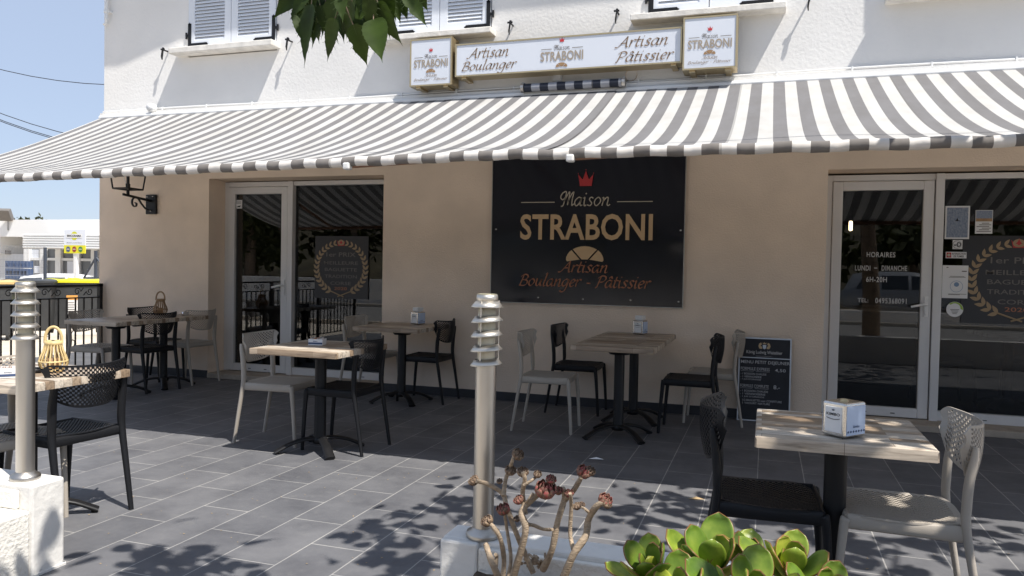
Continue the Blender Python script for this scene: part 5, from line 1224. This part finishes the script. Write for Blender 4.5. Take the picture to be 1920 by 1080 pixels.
RS = [(970, 853, 12, 2.28, 0, .9), (957, 883, 11, 2.28, 0, .4), (980, 886, 11, 2.21, 0, .2), (1008, 890, 8, 2.21, 0, .2), (889, 902, 11, 2.28, 0, -.8), (1023, 920, 20, 2.19, 1, .2), (1033, 900, 10, 2.2, 1, .3), (1047, 921, 9, 2.24, 1, .1), (1067, 926, 9, 2.22, 1, 0), (1094, 886, 14, 2.26, 1, .6), (1106, 884, 10, 2.27, 0, .8), (1134, 938, 13, 2.17, 1, .6), (1138, 946, 9, 2.16, 0, .7), (1082, 950, 8, 2.17, 0, -.4), (1091, 947, 6, 2.17, 0, .2), (944, 956, 13, 2.24, 1, -.2), (973, 938, 10, 2.2, 1, -.6), (914, 978, 12, 2.15, 0, -.5), (937, 903, 6, 2.27, 0, 0), (970, 973, 7, 2.24, 0, -.3)]
for k, (px, py, r, y, kind, lean) in enumerate(RS):
    rr = random.Random(k); P = A2(px, py, y); m = MB(); cup(m, P, r * y / FPX * 1.15, Vector((lean * .8, -.35, .8)), 9 if r > 9 else 7, rr); o = m.build('rosette', ros_p if kind else ros_r); own(o, t)
    o.modifiers.new('thick', 'SOLIDIFY').thickness = .0015
m = MB(); rr = random.Random(5)
for _ in range(26): P = A2(1000 + rr.gauss(0, 14), 1056 + rr.gauss(0, 5), 2.34); m.tube([P, P + Vector((rr.uniform(-.02, .02), rr.uniform(-.02, .02), rr.uniform(.0, .02)))], [.006, .003], 5)
own(m.build('root_stub', stem_m), t)

def fat_leaf_mat():
    m, N, Lk, b = node_mat('aeonium_leaf')
    at_ = N.new('ShaderNodeAttribute'); at_.attribute_name = 'edge'
    tc = N.new('ShaderNodeTexCoord'); n = noise(N, Lk, tc.outputs['Object'], 16, 5)
    c = ramp(N, Lk, n, [(.3, (.12, .19, .02)), (.5, (.23, .32, .035)), (.70, (.44, .48, .075))])
    t2 = N.new('ShaderNodeAttribute'); t2.attribute_name = 'tone'
    c = rgbmix(N, Lk, 1, c, ramp(N, Lk, t2.outputs['Fac'], [(0, (.55, .68, .62)), (.5, (1, 1, 1)), (1, (1.75, 1.5, 1.5))]), 'MULTIPLY')
    e = ramp(N, Lk, at_.outputs['Fac'], [(.985, (0, 0, 0)), (1.0, (.8, .8, .8))])
    c = rgbmix(N, Lk, e, c, (.26, .085, .045)); Lk.new(c, b.inputs['Base Color']); b.inputs['Roughness'].default_value = .36
    b.inputs['Subsurface Weight'].default_value = .0
    tr = N.new('ShaderNodeBsdfTranslucent'); Lk.new(rgbmix(N, Lk, 1, c, (1.5, 1.5, .5), 'MULTIPLY'), tr.inputs[0]); x = N.new('ShaderNodeMixShader'); x.inputs[0].default_value = .18
    Lk.new(b.outputs[0], x.inputs[1]); Lk.new(tr.outputs[0], x.inputs[2]); Lk.new(x.outputs[0], N['Material Output'].inputs[0]); return m
M['aeonium'] = fat_leaf_mat()
def rosette_plant(label, P, R_, lean, seed, n=10):
    t = thing('aeonium', label, 'succulent', (P.x, P.y, .30), group='green succulent rosettes in the planter'); rr = random.Random(seed)
    P = P - Vector((0, 0, .055)); base = Vector((0, 0, P.z - .30)); ax = Vector(lean).normalized(); e1 = ax.cross(Vector((.2, 1, .1))).normalized(); e2 = ax.cross(e1)
    m = MB(); m.tube(catmull([(rr.uniform(-.04, .04), .03, -.02), (0, .01, base.z * .5), base - ax * .02], 4), .016, 9); m.build('stem', stem_m, t)
    vs = []; fs = []; ed = []; tn = []
    for i in range(n):
        a = i * 2.39996 + rr.uniform(-.1, .1); q = i / (n - 1)
        L_ = R_ * 1.12 * (1.12 - .55 * q ** 1.3) * rr.uniform(.88, 1.1); el = rad(20 + 62 * q ** .9 + rr.uniform(-10, 10)); wd = L_ * .27
        rd = (e1 * math.cos(a) + e2 * math.sin(a)); d = rd * math.cos(el) + ax * math.sin(el); side = ax.cross(rd).normalized(); up = d.cross(side) * -1
        up = (ax - d * ax.dot(d)).normalized(); b0 = len(vs); NU, NV = 14, 10
        tw = rr.uniform(-.3, .3); tone = rr.random() ** 1.4
        for iu in range(NU + 1):
            u = iu / NU; ww = wd * (.20 + .80 * math.sin(PI * min(1, u ** 1.25 * .62 + .0)) ** 1.0) if u < .8 else wd * math.sqrt(max(0, 1 - ((u - .66) / .34) ** 2.2)) * .98
            if u < .8: ww = wd * (.22 + .78 * math.sin(PI / 2 * min(1, u / .68)) ** 1.5) * (1 if u <= .68 else max(0, 1 - ((u - .68) / .32) ** 2.0) ** .62) if u < .8 else wd * max(0, 1 - ((u - .68) / .32) ** 2.0) ** .62
            bend = .22 * L_ * (u ** 2) * (1 - q) - .05 * L_ * math.sin(PI * u)
            for iv in range(NV + 1):
                v = 2 * iv / NV - 1
                c_ = base + d * (L_ * u) + side * (ww * v) + up * (.30 * ww * v * v * (1 - .3 * u) + bend * .8 + tw * ww * v * .6) + (up * .05 * L_ * (u > .95))
                vs.append(c_); tn.append(tone); ed.append((abs(v) if u < .95 else 1) if u > .2 else 0)
        fs += [(b0 + iu * (NV + 1) + iv, b0 + (iu + 1) * (NV + 1) + iv, b0 + (iu + 1) * (NV + 1) + iv + 1, b0 + iu * (NV + 1) + iv + 1) for iu in range(NU) for iv in range(NV)]
    m = MB(); m.add(vs, fs, True); o = m.build('rosette', M['aeonium'], t)
    at_ = o.data.attributes.new('edge', 'FLOAT', 'POINT'); at_.data.foreach_set('value', ed); at_ = o.data.attributes.new('tone', 'FLOAT', 'POINT'); at_.data.foreach_set('value', tn)
    s = o.modifiers.new('thick', 'SOLIDIFY'); s.thickness = .0038; s.offset = -1
    return t
for k, (px, py, y, R_, lean, lab) in enumerate(((1225, 1052, 2.02, .115, (-.25, -.25, 1), 'leftmost green rosette of the planter'), (1335, 1042, 2.06, .135, (0, -.2, 1), 'large upright green rosette left of the middle of the clump'), (1480, 1046, 2.04, .125, (.1, -.25, 1), 'large rounded green rosette below the nearest black chair'), (1272, 1102, 1.90, .12, (-.1, -.2, 1), 'front green rosette with a pale yellow green leaf'), (1410, 1096, 1.88, .13, (.05, -.25, 1), 'front middle green rosette with a red edged curled leaf'), (1545, 1098, 1.95, .11, (.35, -.2, 1), 'rightmost low green rosette of the planter'), (1400, 1030, 2.15, .11, (.1, .1, 1), 'rear dark green rosette behind the large ones'))):
    rosette_plant(lab, A2(px, py, y), R_, lean, 40 + k)

# ------------------------------------------------------------------ mulberry tree over the terrace front
def mulb(mb, P, d, nrm, L_, rr, det=12, vein=None, hang=False):
    d = d.normalized(); s = d.cross(nrm).normalized(); n = s.cross(d).normalized()
    H_ = [(0, .02), (.02, .16), (.07, .27), (.14, .335), (.24, .36), (.34, .345), (.40, .31), (.46, .325), (.55, .28), (.66, .205), (.76, .135), (.85, .075), (.92, .03), (1.0, .0)] if det > 8 else [(0, .03), (.1, .30), (.28, .36), (.55, .28), (.8, .12), (1, 0)]
    if hang:
        k_ = rr.uniform(.5, .76); H_ = [(0, .02), (.015, .14), (.05, .24), (.11, .30), (.20, .33), (.30, .325), (.40, .30), (.48, .275), (.57, .235), (.66, .18), (.74, .125), (.81, .075), (.87, .034), (.92, .014), (1.0, .002)]; H_ = [(u, w * k_) for u, w in H_]
    if rr.random() < .45 and det > 8: H_ = [(u, w * (.80 if .36 < u < .44 else 1) * (1.08 if .46 <= u < .6 else 1)) for u, w in H_]
    if det > 8:
        q = []
        for (a, b), (c, e) in zip(H_, H_[1:]):
            for k in range(3): t_ = k / 3; q.append((a + (c - a) * t_, (b + (e - b) * t_) * (1.035 if k == 0 else 1 if k == 1 else .985)))
        H_ = q + [H_[-1]]
    cur = rr.uniform(.0, .08) if hang else rr.uniform(.10, .28); fold = rr.uniform(.12, .35); b0 = []
    for u, w in H_:
        c = P + d * (L_ * u) - n * (cur * L_ * u * u)
        for v in (-1, -.5, 0, .5, 1): b0.append(c + s * (w * L_ * v * 1.02) + n * (fold * w * L_ * abs(v) ** 1.2 + .004 * L_ * math.sin(u * 34) * abs(v)))
    k = len(H_); mb.add(b0, [(i * 5 + j, i * 5 + j + 1, (i + 1) * 5 + j + 1, (i + 1) * 5 + j) for i in range(k - 1) for j in range(4)], True)
    if vein is not None:
        vein.tube([P + d * (L_ * u) - n * (cur * L_ * u * u) - n * .0012 for u in (-.25, 0, .3, .6, .9)], [.0015, .0018, .0013, .001, .0004], 4)
        for j in range(5):
            u0 = .04 + .15 * j; w0 = [.30, .34, .30, .24, .14][j]
            for sg in (-1, 1):
                a_ = P + d * (L_ * u0) - n * (cur * L_ * u0 ** 2 + .001); u1 = u0 + .13; b_ = P + d * (L_ * u1) + s * (sg * w0 * L_ * .8) - n * (cur * L_ * u1 ** 2 + .001) + n * (fold * w0 * L_ * .8); vein.tube([a_, b_], [.0009, .0004], 3)
tree = thing('mulberry_tree', 'mulberry tree whose leafy branch hangs in at the top of the picture', 'tree', (1.9, -.6, -.3))
rr = random.Random(21)
m = MB(); TR = [(1.9, -.6, -.3), (1.88, -.55, .8), (1.8, -.4, 1.7), (1.7, -.2, 2.5), (1.5, .1, 3.1)]; p = catmull(TR, 4); m.tube(p, [.17 - .07 * i / len(p) for i in range(len(p))], 12)
BR = [[(1.5, .1, 3.1), (.6, .9, 3.35), (-.4, 1.6, 3.2), (-1.2, 2.1, 2.75), (-1.45, 2.2, 2.5)], [(1.5, .1, 3.1), (1.2, 1.2, 3.6), (.8, 2.2, 3.7), (.2, 2.9, 3.6)], [(1.5, .1, 3.1), (2.0, 1.2, 3.6), (2.3, 2.5, 3.6), (2.4, 3.3, 3.5)], [(1.5, .1, 3.1), (2.4, -.6, 3.7), (3.2, -1, 3.9)], [(1.5, .1, 3.1), (.8, -.8, 3.8), (0, -1.2, 4)]]
for b_ in BR: p = catmull(b_, 5); m.tube(p, [.034 - .028 * i / len(p) for i in range(len(p))], 8)
own(m.build('trunk', M['bark']), tree)
# hanging branch in view: leaves hang by their stalks, tips down
m = MB(); vn = MB(); tw = MB()
HL = [(566, -24, 508, 37, 2.22, .5), (580, -18, 541, 36, 2.12, .2), (590, -6, 555, 70, 2.16, .1), (584, 8, 567, 127, 2.10, -.25), (606, -14, 584, 92, 2.2, .3), (628, 34, 610, 118, 2.04, .1), (622, -10, 600, 74, 2.18, -.3), (660, 2, 648, 74, 2.02, 0), (676, -20, 655, 70, 2.1, .3),
 (657, 30, 664, 92, 2.12, -.2), (662, 46, 690, 127, 2.03, .35), (690, 8, 676, 76, 2.14, -.2), (700, 36, 716, 116, 2.06, .2), (708, 4, 752, 88, 2.07, -.3), (714, -30, 706, 70, 2.16, .1), (733, -16, 752, 46, 2.12, .3), (744, -40, 738, 40, 2.2, 0), (762, -14, 801, 51, 2.05, .25), (776, -34, 803, 24, 2.15, -.2),
 (612, -60, 590, 45, 2.24, .2), (640, -60, 630, 50, 2.24, 0), (690, -60, 700, 48, 2.24, -.1), (730, -70, 742, 30, 2.26, .1), (560, -60, 556, 40, 2.26, .1), (668, -50, 668, 56, 2.22, .2), (650, -40, 626, 58, 2.17, -.2), (596, -30, 622, 58, 2.19, .3), (716, -20, 690, 58, 2.21, .2), (540, -40, 527, 12, 2.2, 0), (785, -60, 776, 6, 2.2, 0),
 (575, -50, 574, 60, 2.28, .1), (600, -40, 606, 66, 2.27, -.1), (632, -20, 644, 80, 2.15, .2), (680, -30, 692, 84, 2.18, -.1), (704, -10, 722, 84, 2.17, .2), (722, -40, 736, 62, 2.25, .1), (645, -50, 616, 40, 2.10, .3), (684, -40, 672, 40, 2.06, -.2), (752, -50, 762, 34, 2.25, -.1), (556, -30, 561, 52, 2.24, .25), (570, 10, 575, 96, 2.13, .2), (588, 14, 596, 84, 2.16, -.2), (600, 10, 618, 76, 2.11, .3), (620, 0, 628, 66, 2.05, -.1), (640, 10, 655, 82, 2.14, .2), (668, 10, 680, 90, 2.15, -.2), (690, -6, 702, 72, 2.04, .3), (716, 0, 730, 74, 2.12, .1), (690, 30, 700, 96, 2.12, -.3), (724, -20, 735, 56, 2.08, .2), (744, -24, 764, 40, 2.16, -.2), (636, -30, 642, 44, 2.0, .1), (590, -40, 578, 40, 2.1, .2), (615, 20, 633, 84, 2.16, -.3), (655, 20, 640, 66, 2.08, .4)]
for bx, by, tx, ty, y, roll in HL:
    P = A2(bx, by, y); T_ = A2(tx, ty, y + rr.uniform(-.05, .08)); d = T_ - P; L_ = d.length; sd_ = 1 if tx > bx else -1
    nr = Vector((roll + rr.uniform(-.15, .15), -1, rr.uniform(.0, .3)))
    mulb(m, P, d, nr, L_, rr, 14, vn, hang=True); tw.tube([P - d.normalized() * .07 + Vector((rr.uniform(-.015, .015), rr.uniform(-.01, .02), .02)), P], [.0022, .0016], 5)
own(m.build('leaf_cluster', M['mulberry']), tree); own(vn.build('leaf_vein', M['vein']), tree); own(tw.build('twig', M['bark']), tree)
# the crown out of the frame, shading the near ground, the nearest right table and the planter
m = MB(); cnt = 0
def vis(p):
    d = p - CAM; z = d.dot(_F)
    if z < .05: return False
    x = 960 + FPX * d.dot(_R) / z; y = 540 - FPX * d.dot(_U) / z
    return -150 < x < 2070 and y > -70
SH = [((330, 1062), (.42, .22), 38), ((735, 1000), (.26, .20), 30), ((850, 950), (.30, .25), 36), ((800, 1050), (.36, .22), 34), ((945, 1000), (.25, .35), 34), ((925, 915), (.20, .20), 14), ((1200, 960), (.25, .30), 30), ((1300, 940), (.34, .30), 44), ((1430, 960), (.36, .34), 46), ((1700, 990), (.30, .25), 36), ((1620, 1040), (.30, .3), 32), ((1850, 1010), (.36, .3), 40), ((1960, 1050), (.4, .5), 40), ((1540, 1000), (.20, .3), 14)]
for (px, py), (rx, ry), n in SH:
    c = at(px, py, Z=0); h0 = rr.uniform(3.0, 3.5)
    for _ in range(n):
        for _try in range(8):
            h = h0 + rr.uniform(-.35, .5); g = Vector((c.x + rr.gauss(0, .55) * rx, c.y + rr.gauss(0, .55) * ry, 0)); p = g + Vector((.5, -.25, 1)) * h
            if not vis(p): break
        else: continue
        mulb(m, p, Vector((rr.gauss(0, 1), rr.gauss(0, 1), -.6)), Vector((rr.gauss(0, .5), rr.gauss(0, .5), 1)), rr.uniform(.11, .19), rr, 6); cnt += 1
# over the nearest right table, the planter wall and the plants
for (cx, cy, cz), (rx, ry), n in (((.27, 3.15, .75), (.42, .40), 120), ((-.1, 3.2, .5), (.3, .3), 36), ((.6, 3.3, .5), (.35, .35), 46), ((-.55, 2.5, .4), (.5, .09), 90), ((.7, 2.5, .4), (.7, .10), 70), ((-.97, 2.45, .2), (.12, .14), 40), ((1.7, 3.2, .0), (.8, .6), 90), ((-2.9, 2.15, .10), (.10, .22), 22)):
    for _ in range(n):
        for _try in range(8):
            h = rr.uniform(2.45, 3.3); g = Vector((cx + rr.gauss(0, .6) * rx, cy + rr.gauss(0, .6) * ry, cz)); p = g + Vector((.5, -.25, 1)) * h
            if not vis(p): break
        else: continue
        mulb(m, p, Vector((rr.gauss(0, 1), rr.gauss(0, 1), -.6)), Vector((rr.gauss(0, .5), rr.gauss(0, .5), 1)), rr.uniform(.11, .19), rr, 6); cnt += 1
for _ in range(900):
    q = Vector((rr.gauss(1.9, 1.1), rr.gauss(-.3, .9), rr.gauss(3.9, .5)))
    if q.z < 2.9 or vis(q): continue
    mulb(m, q, Vector((rr.gauss(0, 1), rr.gauss(0, 1), -.6)), Vector((rr.gauss(0, .5), rr.gauss(0, .5), 1)), rr.uniform(.12, .2), rr, 6)
own(m.build('crown', M['mulberry']), tree)
# litter on the tiles
for k, (px, py, l_) in enumerate(((1306, 936, 'dry tan leaf lying on the tiles left of the nearest black chair'), (1118, 861, 'pale strip of paper lying on the tiles in the awning shadow'))):
    P = at(px, py, Z=.004); t = thing('fallen_leaf' if k == 0 else 'paper_scrap', l_, 'leaf' if k == 0 else 'paper scrap', P, rad(12))
    m = MB(); L_ = .05 if k == 0 else .055; m.add([(-L_, 0, .001), (-L_ * .2, -.016, .004), (L_, -.004, .002), (0, .012, .012)], [(0, 1, 2), (0, 2, 3)]); m.build('blade', M['litter'] if k == 0 else M['paper'], t)
m = MB(); rr = random.Random(77)
for _ in range(260):
    P = at(rr.uniform(150, 1900), rr.uniform(740, 1075), Z=.002)
    if P.y > 7.2 or P.y < 2.6: continue
    k = rr.uniform(.002, .006); a = rr.uniform(0, 6.3); m.add([P + Vector((math.cos(a + q) * k * rr.uniform(.5, 1.4), math.sin(a + q) * k, rr.uniform(0, .002))) for q in (0, 1.4, 3.1, 4.5)], [(0, 1, 2, 3)])
tag(m.build('crumbs', M['litter']), kind='stuff')
bpy.context.view_layer.update()
